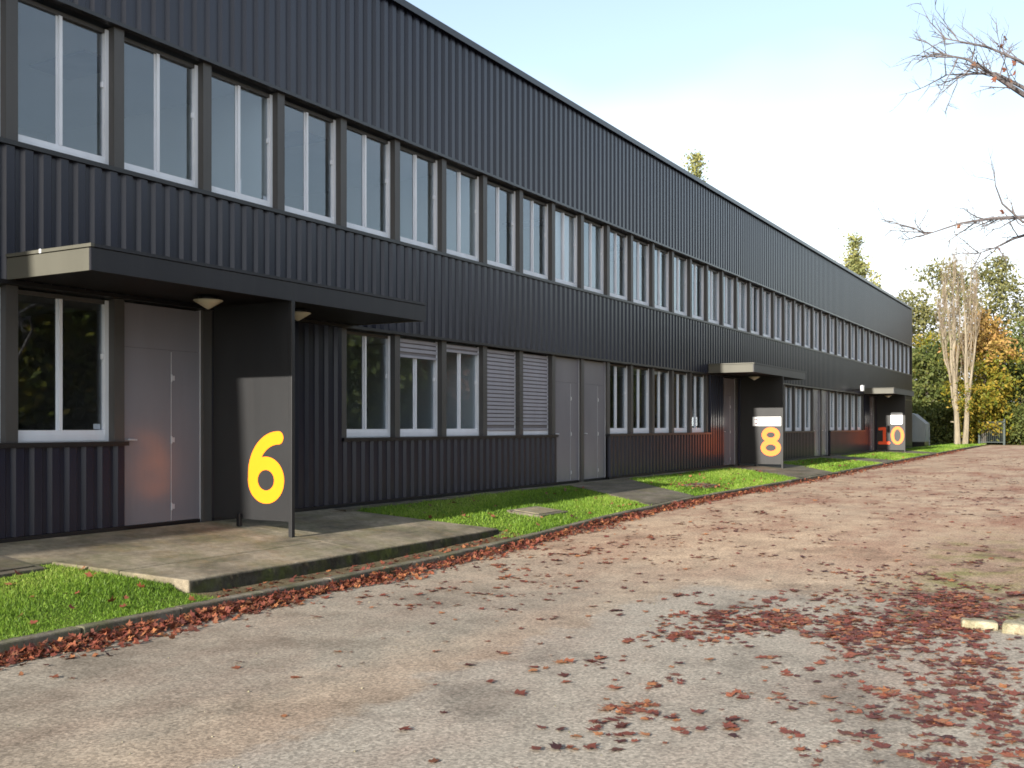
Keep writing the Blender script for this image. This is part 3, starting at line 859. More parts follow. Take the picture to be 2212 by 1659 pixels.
def grass_patch(y0, y1, dens, hgt, wid, seed, x0=0.26, x1=KX0+0.045, zf=verge_z):
    r = np.random.default_rng(seed)
    n = int(dens*(y1-y0)*(x1-x0))
    x = r.uniform(x0, x1, n); y = r.uniform(y0, y1, n)
    keep = ~on_hard(x, y) if zf is verge_z else np.ones(n, bool)
    x, y = x[keep], y[keep]; n = len(x)
    z = np.array([zf(a, b) for a, b in zip(x, y)])
    lump = 0.65 + 0.55*np.sin(x*3.1+y*1.7+np.sin(y*2.3))*np.cos(y*2.9-x*1.3) * 0.6 + r.normal(0, 0.2, n)
    h = hgt*np.clip(lump, 0.25, 1.6)*r.uniform(0.6, 1.3, n); w = wid*r.uniform(0.7, 1.3, n)
    a = r.uniform(0, 2*np.pi, n); lean = r.uniform(0.1, 0.9, n); la = r.uniform(0, 2*np.pi, n)
    dx, dy = np.cos(a)*w, np.sin(a)*w
    lx, ly = np.cos(la)*lean*h, np.sin(la)*lean*h
    b = np.stack([x, y, z-0.005], 1)
    v = np.empty((n, 5, 3), np.float32)
    v[:, 0] = b - np.stack([dx, dy, 0*dx], 1); v[:, 1] = b + np.stack([dx, dy, 0*dx], 1)
    mid = b + np.stack([lx*0.35, ly*0.35, h*0.6], 1)
    v[:, 2] = mid + 0.7*np.stack([dx, dy, 0*dx], 1); v[:, 3] = mid - 0.7*np.stack([dx, dy, 0*dx], 1)
    v[:, 4] = b + np.stack([lx, ly, h], 1)
    i = np.arange(n)*5
    f = np.concatenate([np.stack([i, i+1, i+2], 1), np.stack([i, i+2, i+3], 1), np.stack([i+3, i+2, i+4], 1)])
    t = np.repeat(np.clip(r.normal(0.5, 0.20, n) + 0.16*np.sin(x*2+y*0.9) + 0.12*np.sin(y*0.37+x*4.1), 0, 1), 5)
    return v.reshape(-1, 3), f, t
V, Fc, T, off = [], [], [], 0
for args in ((3.2, 7.4, 9000, 0.042, 0.0030, 1), (7.4, 12.4, 1500, 0.05, 0.004, 2), (11.4, 19.5, 2600, 0.055, 0.005, 3), (19.5, 32, 1300, 0.055, 0.008, 4), (32, 63.5, 420, 0.055, 0.014, 5), (63.5, 76, 160, 0.07, 0.02, 6)):
    v, f, t = grass_patch(*args)
    V.append(v); Fc.append(f+off); T.append(t); off += len(v)
g = link('grass', np_mesh('grass', np.concatenate(V), np.concatenate(Fc), M['grass'], np.concatenate(T)))
tag(g, 'short bright green grass on the verge before the building', 'grass', kind='stuff')

# ---------------------------------------------------------------- fallen leaves
def leaf_outline(r, lobes=5):
    pts = []
    n = lobes*2+2
    tips = [1.0, 0.86, 0.62]
    prof = [(0, 1.0), (20, 0.60), (44, 0.88), (72, 0.52), (100, 0.72), (138, 0.42), (172, 0.30)]
    for a, q in prof: pts.append((a, q*r.uniform(0.72, 1.2)))
    for a, q in reversed(prof[1:]): pts.append((-a, q*r.uniform(0.72, 1.2)))
    return [(q*math.cos(math.radians(a)), q*math.sin(math.radians(a))) for a, q in pts]
LV = []
for s in range(8):
    r = random.Random(40+s)
    o = leaf_outline(r)
    cz = r.uniform(0.2, 1.1); tw = r.uniform(-0.7, 0.7); fold = r.uniform(0.1, 1.1)
    v = [(0, 0, 0.0)] + [(x, y, cz*(x*x*0.55)*0.6 + fold*abs(y)*0.45 + tw*x*y*0.6 + r.uniform(-0.08, 0.10)) for x, y in o]
    zmin = min(q[2] for q in v)
    v = [(x, y, z-zmin) for x, y, z in v]
    v += [(-0.28, 0.02, 0.02), (-0.95, 0.03+r.uniform(-0.2, 0.2), 0.10), (-0.95, 0.06, 0.12)]      # stalk
    m = len(o)
    f = [(0, 1+i, 1+(i+1) % m) for i in range(m)] + [(m+1, m+2, m+3)]
    LV.append((np.array(v, np.float32), np.array(f, np.int32)))

def scatter(points, name, mat, relief=0.8):
    """points: rows of x, y, z, size, spin, tiltx, tilty, variant"""
    V, Fc, T, off = [], [], [], 0
    P = np.asarray(points)
    for s in range(8):
        q = P[P[:, 7].astype(int) == s]
        if not len(q): continue
        v, f = LV[s]
        n, m = len(q), len(v)
        c, sn = np.cos(q[:, 4]), np.sin(q[:, 4])
        vx = v[None, :, 0]*c[:, None] - v[None, :, 1]*sn[:, None]
        vy = v[None, :, 0]*sn[:, None] + v[None, :, 1]*c[:, None]
        vz = v[None, :, 2]*relief + vx*q[:, 5:6] + vy*q[:, 6:7]
        vz = np.where(vz < 0, vz*0.15, vz)
        A = np.stack([vx*q[:, 3:4]+q[:, 0:1], vy*q[:, 3:4]+q[:, 1:2], vz*q[:, 3:4]+q[:, 2:3]], 2).reshape(-1, 3)
        V.append(A); Fc.append((f[None]+(np.arange(n)*m)[:, None, None]).reshape(-1, 3)+off); off += len(A)
        T.append(np.repeat(NP.random(n), m))
    return link(name, np_mesh(name, np.concatenate(V), np.concatenate(Fc), mat, np.concatenate(T)))

def mk(x, y, z, size, tilt=0.25):
    n = len(x)
    return np.stack([x, y, z, size, NP.uniform(0, 6.283, n), NP.normal(0, tilt, n), NP.normal(0, tilt, n), NP.integers(0, 8, n)], 1)
rz_v = np.vectorize(road_z); vz_v = np.vectorize(verge_z)

# drift along the kerb
n = 8200
y = np.concatenate([NP.uniform(3.0, 9.2, 3000), NP.uniform(9.2, 24, 3200), NP.uniform(24, 62, n-6200)])
clump = 0.55 + 0.45*np.sin(y*2.1+np.sin(y*5.0)) * np.cos(y*0.7)
wd = np.where(y < 9, 0.15, 0.13)*(0.5+clump)
x = KX1 + 0.02 + np.abs(NP.normal(0, 1, n))*wd + np.where(y < 6.5, 0.05, 0)
z = rz_v(y) + 0.004 + NP.random(n)*0.075*np.exp(-(x-KX1)/0.16)*(0.5+clump)
drift = mk(x, y, z, NP.uniform(0.024, 0.050, n), 0.5)
tag(scatter(drift, 'leaf_drift', M['fallen']), 'drift of red-brown leaves piled along the kerb', 'leaves', kind='stuff')

# leaves in the grass, on the slab and behind the kerb
n = 420
x = NP.uniform(0.5, KX0, n); y = 3.4 + NP.random(n)**1.6*50
keep = ~on_hard(x, y); x, y = x[keep], y[keep]
gl1 = mk(x, y, vz_v(x, y)+0.02+NP.random(len(x))*0.02, NP.uniform(0.035, 0.06, len(x)), 0.5)
n = 190
y = NP.uniform(6.9, 12.8, n); x = NP.uniform(2.42, 2.80, n)
gl2 = mk(x, y, vz_v(x, y)+0.01, NP.uniform(0.03, 0.055, n), 0.4)
n = 120
y = NP.normal(21.7, 0.55, n); x = NP.normal(2.15, 0.28, n)
gl3 = mk(x, y, vz_v(x, y)+0.05, NP.uniform(0.03, 0.055, n), 0.4)
tag(scatter(np.concatenate([gl1, gl2, gl3]), 'verge_leaves', M['fallen']), 'scattered dead leaves lying in the grass verge', 'leaves', kind='stuff')

# leaves on the road: patches (x, y, spread x, spread y, count) and a loose scatter
patches = [(7.15, 8.75, 0.28, 0.35, 150), (7.6, 8.9, 0.30, 0.25, 120), (8.25, 8.55, 0.24, 0.30, 210), (8.55, 9.3, 0.30, 0.30, 190), (8.75, 10.2, 0.22, 0.5, 300), (8.4, 10.6, 0.4, 0.4, 170),
           (8.85, 9.45, 0.12, 0.15, 120), (9.15, 7.9, 0.18, 0.4, 110), (9.3, 7.0, 0.2, 0.4, 70), (9.35, 6.2, 0.2, 0.4, 45), (7.0, 7.9, 0.25, 0.3, 55), (7.45, 5.65, 0.10, 0.12, 22), (7.8, 5.55, 0.18, 0.15, 14),
           (7.5, 5.1, 0.3, 0.12, 16), (8.0, 7.0, 0.4, 0.4, 30), (8.6, 7.6, 0.3, 0.4, 45), (7.9, 11.5, 0.5, 0.6, 110), (5.0, 9.3, 0.8, 0.6, 40), (4.3, 8.3, 0.5, 0.6, 35), (4.6, 12.0, 0.8, 1.6, 150),
           (4.2, 15, 0.8, 2.5, 210), (6.5, 14.5, 1.2, 1.6, 120), (7.8, 22, 1.2, 3, 240), (5.2, 24, 1.3, 6, 260), (7.0, 42, 1.5, 8, 300), (8.2, 31, 0.8, 4, 220), (3.6, 10.5, 0.3, 2.0, 60), (6.0, 7.1, 0.7, 0.7, 14), (6.4, 5.8, 0.6, 0.6, 9),
           (9.25, 6.7, 0.22, 0.3, 70), (8.5, 6.35, 0.25, 0.2, 22), (8.9, 5.75, 0.3, 0.2, 24), (9.3, 5.5, 0.15, 0.2, 26), (7.0, 9.4, 0.5, 0.35, 70), (7.9, 10.2, 0.5, 0.4, 90), (8.1, 12.5, 0.6, 0.8, 90), (7.2, 6.6, 0.3, 0.3, 16)]
P_ = []
for px_, py_, sx_, sy_, c_ in patches:
    c_ = int(c_*1.7) if sx_ < 0.5 else c_
    x = NP.normal(px_, sx_, c_); y = NP.normal(py_, sy_, c_)
    lump_ = NP.random(c_)
    # bunch them: half the leaves gather round a handful of seeds
    seeds = NP.integers(0, max(2, c_//8), c_)
    jx, jy = NP.normal(px_, sx_, c_)[seeds], NP.normal(py_, sy_, c_)[seeds]
    x = np.where(lump_ < 0.6, jx+NP.normal(0, 0.06, c_), x); y = np.where(lump_ < 0.6, jy+NP.normal(0, 0.07, c_), y)
    P_.append(np.stack([x, y], 1))
n = 900
P_.append(np.stack([NP.uniform(3.1, 9.6, n), 4.2 + NP.random(n)**0.9*48], 1))
P_ = np.concatenate(P_)
P_ = P_[(P_[:, 0] > KX1+0.03) & (P_[:, 1] > 2.2)]
x, y = P_[:, 0], P_[:, 1]
onisl = (x > 9.05) & (y > 9.45)
L = mk(x, y, rz_v(y) + 0.003 + NP.random(len(x))*0.008 + np.where(onisl, 0.03, 0), 0.028 + 0.052*NP.random(len(x))**1.6, 0.10)
dep = (CAMX-x)*math.sin(YAW) + y*math.cos(YAW); xr = (x-CAMX)*math.cos(YAW) + y*math.sin(YAW)
u = CX + F_PX*xr/dep; vv = HORIZON + F_PX*(EYE-L[:, 2])/dep
vis = (u > 5) & (u < W_PX-5) & (vv < H_PX-5) & (dep > 0.5)
score = np.where(vis, L[:, 3]/dep, 0)
order = np.argsort(-score)
single, rest = order[:300], order[300:]
tag(scatter(L[rest], 'road_leaves', M['fallen'], 0.4), 'dead leaves strewn over the road beyond the nearest ones', 'leaves', kind='stuff')
leaf_meshes = []
for s in range(8):
    v, f = LV[s]
    leaf_meshes.append(np_mesh('fallen_leaf', v, f, M['fallen_obj']))
for i in single:
    q = L[i]
    o = link('fallen_leaf', leaf_meshes[int(q[7])], None, (q[0], q[1], q[2]))
    o.scale = (q[3]*1.05, q[3]*RND.uniform(0.7, 1.1), q[3]*RND.uniform(0.15, 0.6)); o.rotation_euler = (q[6]*0.4, -q[5]*0.4, q[4])
    tag(o, 'single dead red-brown leaf lying on the near part of the road', 'leaf', 'fallen leaves on the near road')

# ---------------------------------------------------------------- trees
def leaf_cloud(centres, spreads, per, size, seed, flat=0.0):
    r = np.random.default_rng(seed)
    c = np.repeat(centres, per, 0); s = np.repeat(spreads, per)
    n = len(c)
    p = c + r.normal(0, 1, (n, 3))*s[:, None]*np.array([1, 1, 0.75])
    a = r.normal(0, 1, (n, 3)); a /= np.linalg.norm(a, axis=1)[:, None]
    b = np.cross(a, r.normal(0, 1, (n, 3))); b /= np.linalg.norm(b, axis=1)[:, None]
    sz = size*r.uniform(0.6, 1.4, n)[:, None]
    v = np.stack([p-a*sz, p+b*sz*0.55, p+a*sz, p-b*sz*0.55], 1).reshape(-1, 3)
    i = np.arange(n)*4
    f = np.stack([i, i+1, i+2, i+3], 1)
    return v, f, np.repeat(r.random(n), 4), p

def tree(name, label, pos, h, rx, z0f, leaf, barkm, n_clump, per, size, seed, cat='tree', group=None, trunk_r=0.18, shape='round', spread=0.5, top_mat=None):
    """tapered trunk with limbs, and a crown of leaf clumps at the limb ends and through the crown's volume"""
    r = random.Random(seed); rn = np.random.default_rng(seed)
    e = empty(name, pos, label, cat, group)
    mb = MB()
    zc0 = h*z0f
    path = [Vector((0, 0, -0.3))]; steps = 8
    for i in range(1, steps+1):
        t = i/steps
        path.append(Vector((r.gauss(0, 0.02*h)*t, r.gauss(0, 0.02*h)*t, h*0.93*t)))
    mb.tube(path, [trunk_r*(1-0.93*i/steps)+0.01 for i in range(steps+1)], 8)
    cents = []
    def crown_r(t):
        if shape == 'round': return rx*math.sqrt(max(0.02, 1-(2*t-1)**2))*(1.0 if t < 0.5 else 0.95)
        if shape == 'column': return rx*min(1, 0.45+1.2*t)*min(1, (1-t)*2.2+0.12)
        return rx*(1-t)**0.7
    nl = 14 if shape != 'column' else 20
    for i in range(nl):
        t = (i+0.5)/nl
        zz = zc0*0.8 + (h-zc0*0.8)*t*0.85
        az = i*2.4 + r.uniform(-0.4, 0.4)
        k = min(int(zz/(h*0.93)*steps), steps-1)
        p = path[k].lerp(path[k+1], zz/(h*0.93)*steps-k)
        R = crown_r(t)*r.uniform(0.75, 1.05)
        up = R*r.uniform(0.3, 0.7) if shape != 'column' else R*2.2
        end = p + Vector((math.cos(az)*R, math.sin(az)*R, up))
        midp = p.lerp(end, 0.5) + Vector((r.gauss(0, 0.08*R), r.gauss(0, 0.08*R), -0.08*R))
        r0 = trunk_r*0.38*(1-t*0.7)
        mb.tube([p, midp, end], [r0, r0*0.6, r0*0.15], 5, False)
        for q in range(3):
            s_ = p.lerp(end, r.uniform(0.4, 0.9))
            d = Vector((r.gauss(0, 1), r.gauss(0, 1), r.uniform(0.0, 1.0))).normalized()*R*r.uniform(0.3, 0.5)
            mb.tube([s_, s_+d*0.5+Vector((0, 0, 0.03*R)), s_+d], [r0*0.35, r0*0.22, r0*0.06], 4, False)
            cents.append(s_+d)
        cents.append(end)
    mb.build('trunk', barkm, e)
    extra = n_clump-len(cents)
    while extra > 0:
        t = r.random(); R = crown_r(t)
        a = r.uniform(0, 6.283); q = R*math.sqrt(r.uniform(0.15, 1.0))
        lob = 0.72+0.28*math.sin(3*a+seed)+0.18*math.sin(5*a+7*t+seed*2)
        cents.append(Vector((math.cos(a)*q*lob, math.sin(a)*q*lob, zc0+(h-zc0)*t))); extra -= 1
    cc = np.array([tuple(c) for c in cents]); sp = rn.uniform(0.5, 1.2, len(cc))*spread
    v, f, tint, p = leaf_cloud(cc, sp, per, size, seed)
    # clumps differ a little in colour
    tint = np.clip(tint*0.6 + np.repeat(np.repeat(rn.random(len(cc)), per), 4)*0.4, 0, 1)
    if top_mat is None:
        link('crown', np_mesh('crown', v, f, leaf, tint), e)
    else:
        top = (p[:, 2] + rn.normal(0, 0.5, len(p)) > h*0.66)
        for sel, mt in ((~top, leaf), (top, top_mat)):
            i4 = np.nonzero(sel)[0]
            vv_ = v.reshape(-1, 4, 3)[i4].reshape(-1, 3); ff = np.arange(len(i4)*4).reshape(-1, 4)
            link('crown', np_mesh('crown', vv_, ff, mt, tint.reshape(-1, 4)[i4].ravel()), e)
    return e

def ground_at(u, Y):
    p = at_y(u, HORIZON, Y); return (p.x, Y, road_z(Y))

# bare pale poplar at the end of the kerb
def bare_poplar(pos, h, seed):
    r = random.Random(seed)
    e = empty('bare_poplar', pos, 'tall bare poplar with pale upright stems at the end of the kerb', 'tree')
    mb = MB(); tw = MB()
    # (parent stem, height it leaves the parent at, x and y at its top, height, radius)
    plan = [(None, 0, -0.55, -0.2, 0.97, 0.21), (None, 0, 0.55, 0.2, 1.0, 0.20), (0, 0.16, -1.15, 0.2, 0.84, 0.10), (0, 0.26, -0.15, 0.5, 0.92, 0.11), (0, 0.34, -0.85, -0.5, 0.90, 0.085),
            (1, 0.22, 1.05, -0.2, 0.86, 0.10), (1, 0.30, 0.20, -0.4, 0.95, 0.10), (1, 0.40, 0.85, 0.5, 0.90, 0.08), (0, 0.45, -0.35, -0.3, 0.98, 0.07), (2, 0.40, -1.35, 0.0, 0.74, 0.06)]
    stems = []
    for si, (par, z0, xt, yt, hf, r0) in enumerate(plan):
        n = 12; path = []; ph = r.uniform(0, 6)
        if par is None: b0 = Vector((-0.20 if si == 0 else 0.24, 0, -0.2))
        else:
            pp = stems[par]; kk = z0*h; q0 = next(i for i in range(n) if pp[i+1].z >= kk)
            b0 = pp[q0].lerp(pp[q0+1], (kk-pp[q0].z)/(pp[q0+1].z-pp[q0].z))
        for i in range(n+1):
            t = i/n; g = t**(0.8 if par is None else 0.55); wv = min(1, t*4)
            path.append(Vector((b0.x+(xt-b0.x)*g + 0.07*wv*math.sin(ph+t*7), b0.y+(yt-b0.y)*g + 0.06*wv*math.sin(ph*2+t*6), b0.z + (h*hf-b0.z)*t)))
        stems.append(path)
        mb.tube(path, [r0*(1-0.95*(i/n)**0.75) + 0.006 for i in range(n+1)], 7)
        for q in range(26):
            t = r.uniform(0.2, 0.97); k = min(int(t*n), n-1)
            p = path[k].lerp(path[k+1], t*n-k)
            a = r.uniform(0, 6.283); L = r.uniform(0.8, 2.6)*(1.15-0.6*t)
            out = r.uniform(0.10, 0.26)*L
            m1 = p + Vector((math.cos(a)*out*0.75, math.sin(a)*out*0.75, L*0.42)); m2 = p + Vector((math.cos(a)*out, math.sin(a)*out, L))
            rr = 0.022*(1-0.55*t)
            mb.tube([p, m1, m2], [rr, rr*0.7, rr*0.25], 4, False)
            for w in range(6):
                s_ = m1.lerp(m2, r.random()) if w else p.lerp(m1, r.random())
                a2 = r.uniform(0, 6.283); L2 = r.uniform(0.3, 0.9)
                tw.tube([s_, s_+Vector((math.cos(a2)*0.14*L2, math.sin(a2)*0.14*L2, 0.5*L2)), s_+Vector((math.cos(a2)*0.22*L2, math.sin(a2)*0.22*L2, L2))], [0.009, 0.007, 0.004], 3, False)
    mb.build('trunk', M['bark_pale'], e)
    tw.build('twigs', M['twig'], e)['kind'] = 'stuff'
    rn = np.random.default_rng(seed)
    c = np.stack([rn.normal(0, 0.6, 90), rn.normal(0, 0.6, 90), rn.uniform(h*0.35, h*0.98, 90)], 1)
    v, f, t, p = leaf_cloud(c, np.full(90, 0.3), 7, 0.06, seed)
    link('crown', np_mesh('crown', v, f, M['lf_olive'], t), e)
    # leafy shoots round the foot
    c = np.stack([rn.normal(0.1, 0.45, 26), rn.normal(0, 0.4, 26), rn.uniform(2.2, 4.2, 26)], 1)
    v, f, t, p = leaf_cloud(c, np.full(26, 0.22), 22, 0.08, seed+1)
    link('shoots', np_mesh('shoots', v, f, M['lf_yellow'], t), e)['kind'] = 'stuff'
gp = ground_at(2076, 74.0)
bare_poplar((gp[0], 74.0, -0.03), 12.6, 3)

# trees beyond the end of the road: (kind, label, u, Y, height, radius, crown start, leaf, clumps, leaves, size, shape)
bt = [
    ('autumn_maple', 'yellow and orange maple to the right of the bare poplar', 2125, 79, 9.2, 2.4, 0.10, 'lf_yellow', 120, 75, 0.13, 'round', 0.42, 'lf_orange'),
    ('tall_tree', 'tall thin olive tree behind the bare poplar', 2035, 92, 15.2, 3.0, 0.34, 'lf_olive', 90, 42, 0.15, 'round', 0.6, None),
    ('tall_tree', 'tall olive tree with a wide crown high on the right', 2152, 94, 15.0, 2.7, 0.42, 'lf_olive', 100, 50, 0.15, 'round', 0.55, None),
    ('leafy_tree', 'olive yellow tree rising just past the end of the roof', 1968, 90, 12.3, 2.6, 0.25, 'lf_olive', 100, 45, 0.15, 'round', 0.55, None),
    ('leafy_tree', 'dark green tree right beside the far corner of the building', 2000, 81, 7.2, 2.0, 0.06, 'lf_green', 120, 60, 0.13, 'round', 0.42, None),
    ('leafy_tree', 'yellowish tree between the building corner and the poplar', 1996, 86, 9.0, 1.8, 0.10, 'lf_yellow', 60, 45, 0.13, 'round', 0.45, None),
    ('leafy_tree', 'dark green tree at the right edge behind the gate', 2205, 85, 8.4, 2.4, 0.05, 'lf_green', 110, 60, 0.14, 'round', 0.5, None),
    ('leafy_tree', 'green tree low behind the foot of the maple', 2160, 84, 6.0, 2.6, 0.04, 'lf_green', 110, 60, 0.13, 'round', 0.5, None),
    ('leafy_tree', 'dark green tree behind the poplar stems', 2050, 86, 8.0, 2.2, 0.05, 'lf_green', 110, 55, 0.14, 'round', 0.5, None),
    ('tall_tree', 'pale thin tree at the right edge of the background', 2215, 98, 13.0, 2.3, 0.35, 'lf_olive', 60, 34, 0.15, 'round', 0.55, None),
]
for i, (nm, lb, u_, Y_, h_, r_, z0_, lf, nc, pr, sz, sh, sp, tm) in enumerate(bt):
    tree(nm, lb, ground_at(u_, Y_), h_, r_, z0_, M[lf], M['bark'], nc, pr, sz, 100+i, shape=sh, spread=sp, top_mat=M[tm] if tm else None, group='trees beyond the end of the road')
# two poplars behind the building, their tips over the roof
p = at_y(1503, HORIZON, 96.0); tree('poplar', 'poplar tip showing over the middle of the roof', (p.x, 96, 0), at_y(1500, 336, 96).z, 2.1, 0.12, M['lf_poplar'], M['bark'], 230, 46, 0.16, 61, shape='column', spread=0.42, trunk_r=0.35, group='poplars behind the building')
p = at_y(1846, HORIZON, 106.0); tree('poplar', 'narrow poplar tip showing over the far end of the roof', (p.x, 106, 0), at_y(1843, 514, 106).z, 2.0, 0.12, M['lf_poplar'], M['bark'], 200, 46, 0.16, 62, shape='column', spread=0.42, trunk_r=0.32, group='poplars behind the building')

# hedge bushes along the far edge, one by one
names = ['round green bush in the far hedge at the building corner', 'bush behind the silver box', 'bush left of the bare poplar', 'bush just right of the bare poplar', 'bush left of the gate', 'bush behind the gate', 'bush right of the gate', 'bush at the right edge of the far hedge', 'low bush past the right edge of the far hedge']
for i, (u_, Y_, h_, r_) in enumerate(((1985, 84, 3.2, 1.6), (2010, 80, 2.6, 1.5), (2045, 79, 2.8, 1.4), (2095, 79.5, 2.6, 1.3), (2112, 82, 2.8, 1.5), (2142, 83.5, 3.0, 1.6), (2178, 82, 2.7, 1.5), (2205, 81, 2.6, 1.5), (2240, 80, 2.6, 1.6))):
    tree('hedge_bush', names[i], ground_at(u_, Y_), h_, r_, 0.02, M['lf_green'] if i % 3 else M['lf_yellow'], M['bark'], 70, 44, 0.11, 200+i, cat='bush', group='bushes along the far edge', trunk_r=0.05, spread=0.32)

# a row of trees across the road, out of the picture, that the windows mirror
rowcols = ['lf_green', 'lf_yellow', 'lf_yellow', 'lf_green', 'lf_red', 'lf_olive', 'lf_green', 'lf_yellow', 'lf_orange', 'lf_green', 'lf_olive', 'lf_green', 'lf_yellow', 'lf_green']
for i, lf in enumerate(rowcols):
    x_, y_ = 20.5 + RND.uniform(-1.5, 2.0), 12 + i*8.2 + RND.uniform(-1.5, 1.5)
    tree('roadside_tree', 'autumn tree in the row across the road', (x_, y_, road_z(y_)), RND.uniform(6.5, 9.5), RND.uniform(3.4, 4.4), 0.12, M[lf], M['bark'], 130, 60, 0.17, 300+i, group='trees across the road', spread=0.75)

for i in range(17):  # extra unseen trees, added to darken sky gaps in the mirrored view
    x_, y_ = 27 + RND.uniform(-2, 2), 12 + (i*5.0 if i < 8 else 40+(i-8)*9.5) + RND.uniform(-2, 2)
    tree('reflection_fill_tree', 'unseen green tree added to fill sky gaps in the window reflections', (x_, y_, road_z(y_)), RND.uniform(8, 10.5), RND.uniform(4.8, 5.8), 0.03, M['lf_green'], M['bark'], 170, 55, 0.34, 400+i, group='unseen trees added for the window reflections', spread=1.0)

# the tree on the planting island: its trunk is right of the picture, its boughs reach in at the top right
def overhang():
    r = random.Random(77)
    bx_, by_ = 11.6, 14.2
    e = empty('island_tree', (bx_, by_, road_z(by_)), 'bare tree on the right whose dark twigs hang into the sky', 'tree')
    org = Vector((bx_, by_, road_z(by_)))
    mb = MB(); tips = []
    trunk = [Vector((0, 0, -0.2)), Vector((0.02, 0.03, 1.2)), Vector((-0.05, 0.0, 2.4)), Vector((0.02, -0.05, 3.8)), Vector((0.0, 0.0, 5.4)), Vector((0.05, 0.05, 7.2))]
    mb.tube(trunk, [0.17, 0.145, 0.13, 0.11, 0.07, 0.02], 9)
    def twig(p, d, L, rad, lev):
        n = 4; pts = [p]; dd = d.copy()
        for i in range(n):
            dd = (dd + Vector((r.gauss(0, 0.17), r.gauss(0, 0.17), r.gauss(0, 0.15)+0.03))).normalized()
            pts.append(pts[-1] + dd*L/n)
        mb.tube(pts, [rad*(1-0.72*i/n) for i in range(n+1)], 5 if rad > 0.008 else 4, False)
        if lev > 0:
            for q in range(3 if lev > 1 else 2):
                t = r.uniform(0.2, 0.95); k = min(int(t*n), n-1)
                s = pts[k].lerp(pts[k+1], t*n-k)
                nd = (dd + Vector((r.gauss(0, 0.55), r.gauss(0, 0.55), r.gauss(0.05, 0.5)))).normalized()
                twig(s, nd, L*r.uniform(0.35, 0.6), rad*0.55, lev-1)
        tips.append(pts[-1])
    def bough(pix, r0, start, twigs=11, lev=2):
        pts = [start] + [at_y(u_, v_, Y_) - org for u_, v_, Y_ in pix]
        mb.tube(pts, [r0*(1-0.88*i/(len(pts)-1)) for i in range(len(pts))], 6, False)
        for q in range(twigs):
            t = r.uniform(0.42, 0.99)*(len(pts)-1); k = min(int(t), len(pts)-2)
            s = pts[k].lerp(pts[k+1], t-k); d = (pts[k+1]-pts[k]).normalized()
            nd = (d*0.9 + Vector((r.gauss(0, 0.5), r.gauss(0, 0.4), r.gauss(0.12, 0.5)))).normalized()
            twig(s, nd, r.uniform(0.22, 0.62), r0*0.22, lev)
    bough([(2330, 262, 13.6), (2212, 205, 13.0), (2150, 165, 12.7), (2090, 128, 12.5), (2008, 112, 12.3)], 0.045, Vector((0, 0, 3.9)), 16)
    bough([(2330, 300, 13.8), (2212, 190, 13.3), (2150, 158, 13.1), (2080, 160, 12.9), (2040, 162, 12.8)], 0.035, Vector((0, 0, 4.3)), 13)
    bough([(2340, 240, 13.4), (2250, 160, 12.8), (2200, 130, 12.6), (2130, 100, 12.4), (2012, 78, 12.2)], 0.035, Vector((0, 0, 4.6)), 14)
    bough([(2340, 500, 13.6), (2230, 468, 13.0), (2140, 472, 12.6), (2075, 482, 12.3), (1985, 512, 12.0)], 0.042, Vector((0, 0, 2.3)), 15)
    bough([(2340, 540, 13.9), (2240, 500, 13.5), (2190, 515, 13.2), (2150, 535, 13.0), (2105, 550, 12.9)], 0.034, Vector((0, 0, 2.0)), 10)
    bough([(2300, 430, 13.3), (2210, 480, 12.8), (2165, 440, 12.6), (2150, 400, 12.5), (2148, 365, 12.5)], 0.022, Vector((0, 0, 2.7)), 4, 1)
    for a, zz in ((0.3, 3.2), (1.4, 4.0), (-0.8, 4.6), (2.2, 5.2), (-1.9, 3.6), (0.9, 5.8), (3.6, 6.0)):
        twig(Vector((0, 0, zz)), Vector((math.cos(a), math.sin(a), 0.45)).normalized(), 2.6, 0.035, 3)
    mb.build('trunk', M['bark_dark'], e)
    # the few leaves still hanging
    V, Fc, T, off = [], [], [], 0
    want = [at_y(u_, v_, 12.6)-org for u_, v_ in ((2186, 172), (2190, 160), (2172, 150), (2150, 172), (2180, 188), (2194, 135), (2070, 488))]
    pick = want + r.sample(tips, min(10, len(tips)))
    for p_ in pick:
        v, f = LV[r.randrange(8)]
        rot = np.array(Matrix.Rotation(r.uniform(0, 6.28), 3, 'Z') @ Matrix.Rotation(r.uniform(1.0, 2.2), 3, 'X'))
        A = v@rot.T*r.uniform(0.045, 0.065) + np.array(p_)
        V.append(A); Fc.append(f+off); off += len(A); T.append(np.full(len(A), r.uniform(0.2, 1.0)))
    link('hanging_leaves', np_mesh('hanging_leaves', np.concatenate(V), np.concatenate(Fc), M['lf_red'], np.concatenate(T)), e)
overhang()

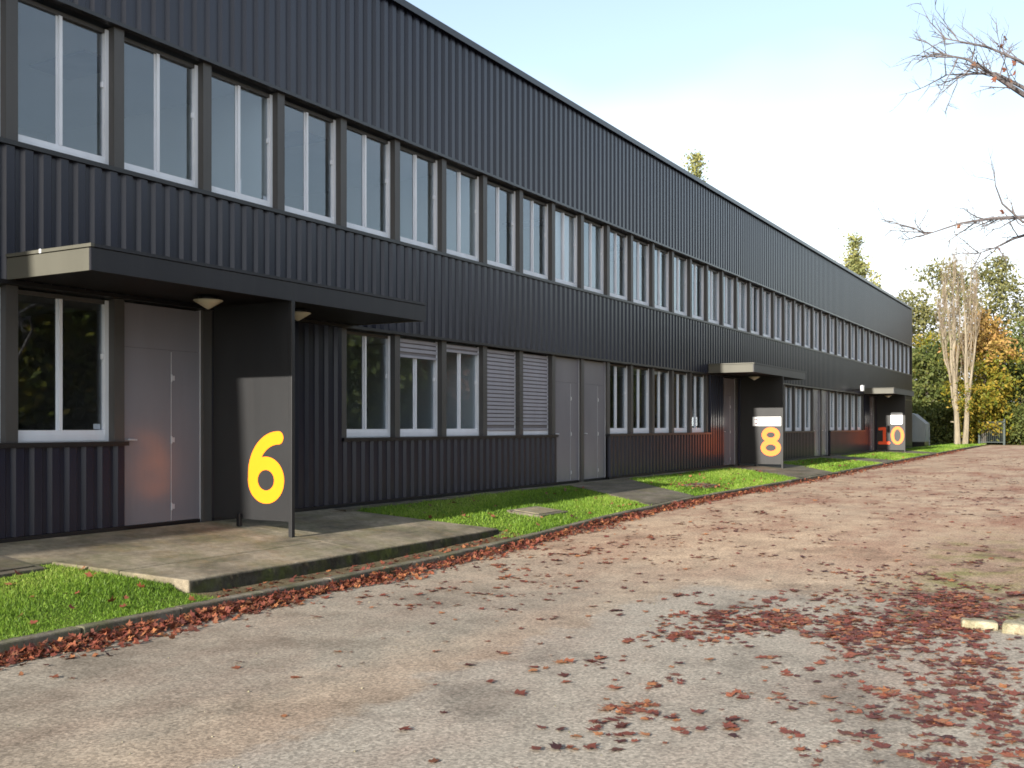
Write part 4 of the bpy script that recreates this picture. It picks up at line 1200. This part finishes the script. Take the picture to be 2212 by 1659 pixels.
# ---------------------------------------------------------------- silver lean-to, gate and posts at the far end
zb = -0.05
bx = empty('lean_to_housing', (0.2, 67.0, zb), 'silver metal housing with a sloping top past the building corner', 'housing')
hs = MB(); prof = [(-1.6, 0.28), (0.07, 0.28), (0.07, 1.40), (-0.62, 2.0), (-1.6, 2.2)]
n5 = len(prof)
hs.v = [(x, 0, z) for x, z in prof] + [(x, 1.6, z) for x, z in prof]
hs.f = [tuple(range(n5)), tuple(range(2*n5-1, n5-1, -1))] + [(i, i+n5, (i+1) % n5+n5, (i+1) % n5) for i in range(n5)]
hs.build('housing_shell', M['zinc'], bx, bevel=0.02)
MB().box(-1.5, 0.0, 0.05, 1.5, -0.1, 0.279).build('dark_gap_block', M['trim'], bx)  # dark block drawn in place of the shaded gap under the housing
MB().tube([(0.24, 0.2, -0.1), (0.24, 0.2, 1.15)], [0.04, 0.04], 8).build('guard_post', M['zinc'], bx)
gx, gy, gz = ground_at(2140, 78.5)
ga = empty('metal_gate', (gx, gy, gz), 'grey metal bar gate before the hedge right of the poplar', 'gate')
for sx_ in (-0.72, 0.85):
    MB().box(sx_-0.07, sx_+0.07, -0.07, 0.07, -0.2, 1.78).build('gate_post', M['gate'], ga, bevel=0.01)
for zz in (0.15, 1.55):
    MB().box(-0.645, 0.775, -0.02, 0.02, zz, zz+0.05).build('rail', M['gate'], ga)
bar = MB().box(-0.012, 0.012, -0.012, 0.012, 0.201, 1.549).mesh('bar', M['gate'])
for i in range(11): link('bar', bar, ga, (-0.56+i*0.127, 0, 0))
q = ground_at(2063, 76.5)
po = empty('fence_post', q, 'pale wooden post left of the bare poplar', 'post')
MB().tube([(0, 0, -0.2), (0.02, 0, 1.9)], [0.07, 0.06], 8).build('post_shaft', M['bark_pale'], po)
MB().box(-0.3, 0.35, -0.02, 0.02, 1.55, 1.63).build('post_rail', M['bark_pale'], po)

# pale pebbles scattered on the road
pv, pf = [], []
for i in range(150):
    x_, y_ = RND.uniform(3.2, 9.3), 3.5 + RND.random()**1.5*16
    r_ = RND.uniform(0.004, 0.011); z_ = road_z(y_)
    b_ = len(pv)
    pv += [(x_+r_*RND.uniform(0.8, 1.5), y_, z_+r_*0.3), (x_-r_, y_+r_*0.2, z_+r_*0.3), (x_, y_+r_, z_+r_*0.3), (x_+r_*0.2, y_-r_, z_+r_*0.3), (x_, y_, z_+r_), (x_, y_, z_-0.002)]
    pf += [(b_+a, b_+c, b_+4) for a, c in ((0, 2), (2, 1), (1, 3), (3, 0))] + [(b_+c, b_+a, b_+5) for a, c in ((0, 2), (2, 1), (1, 3), (3, 0))]
tag(link('pale_pebbles', np_mesh('pale_pebbles', pv, pf, M['whitekerb'])), 'tiny pale pebbles strewn on the road', 'pebbles', kind='stuff')
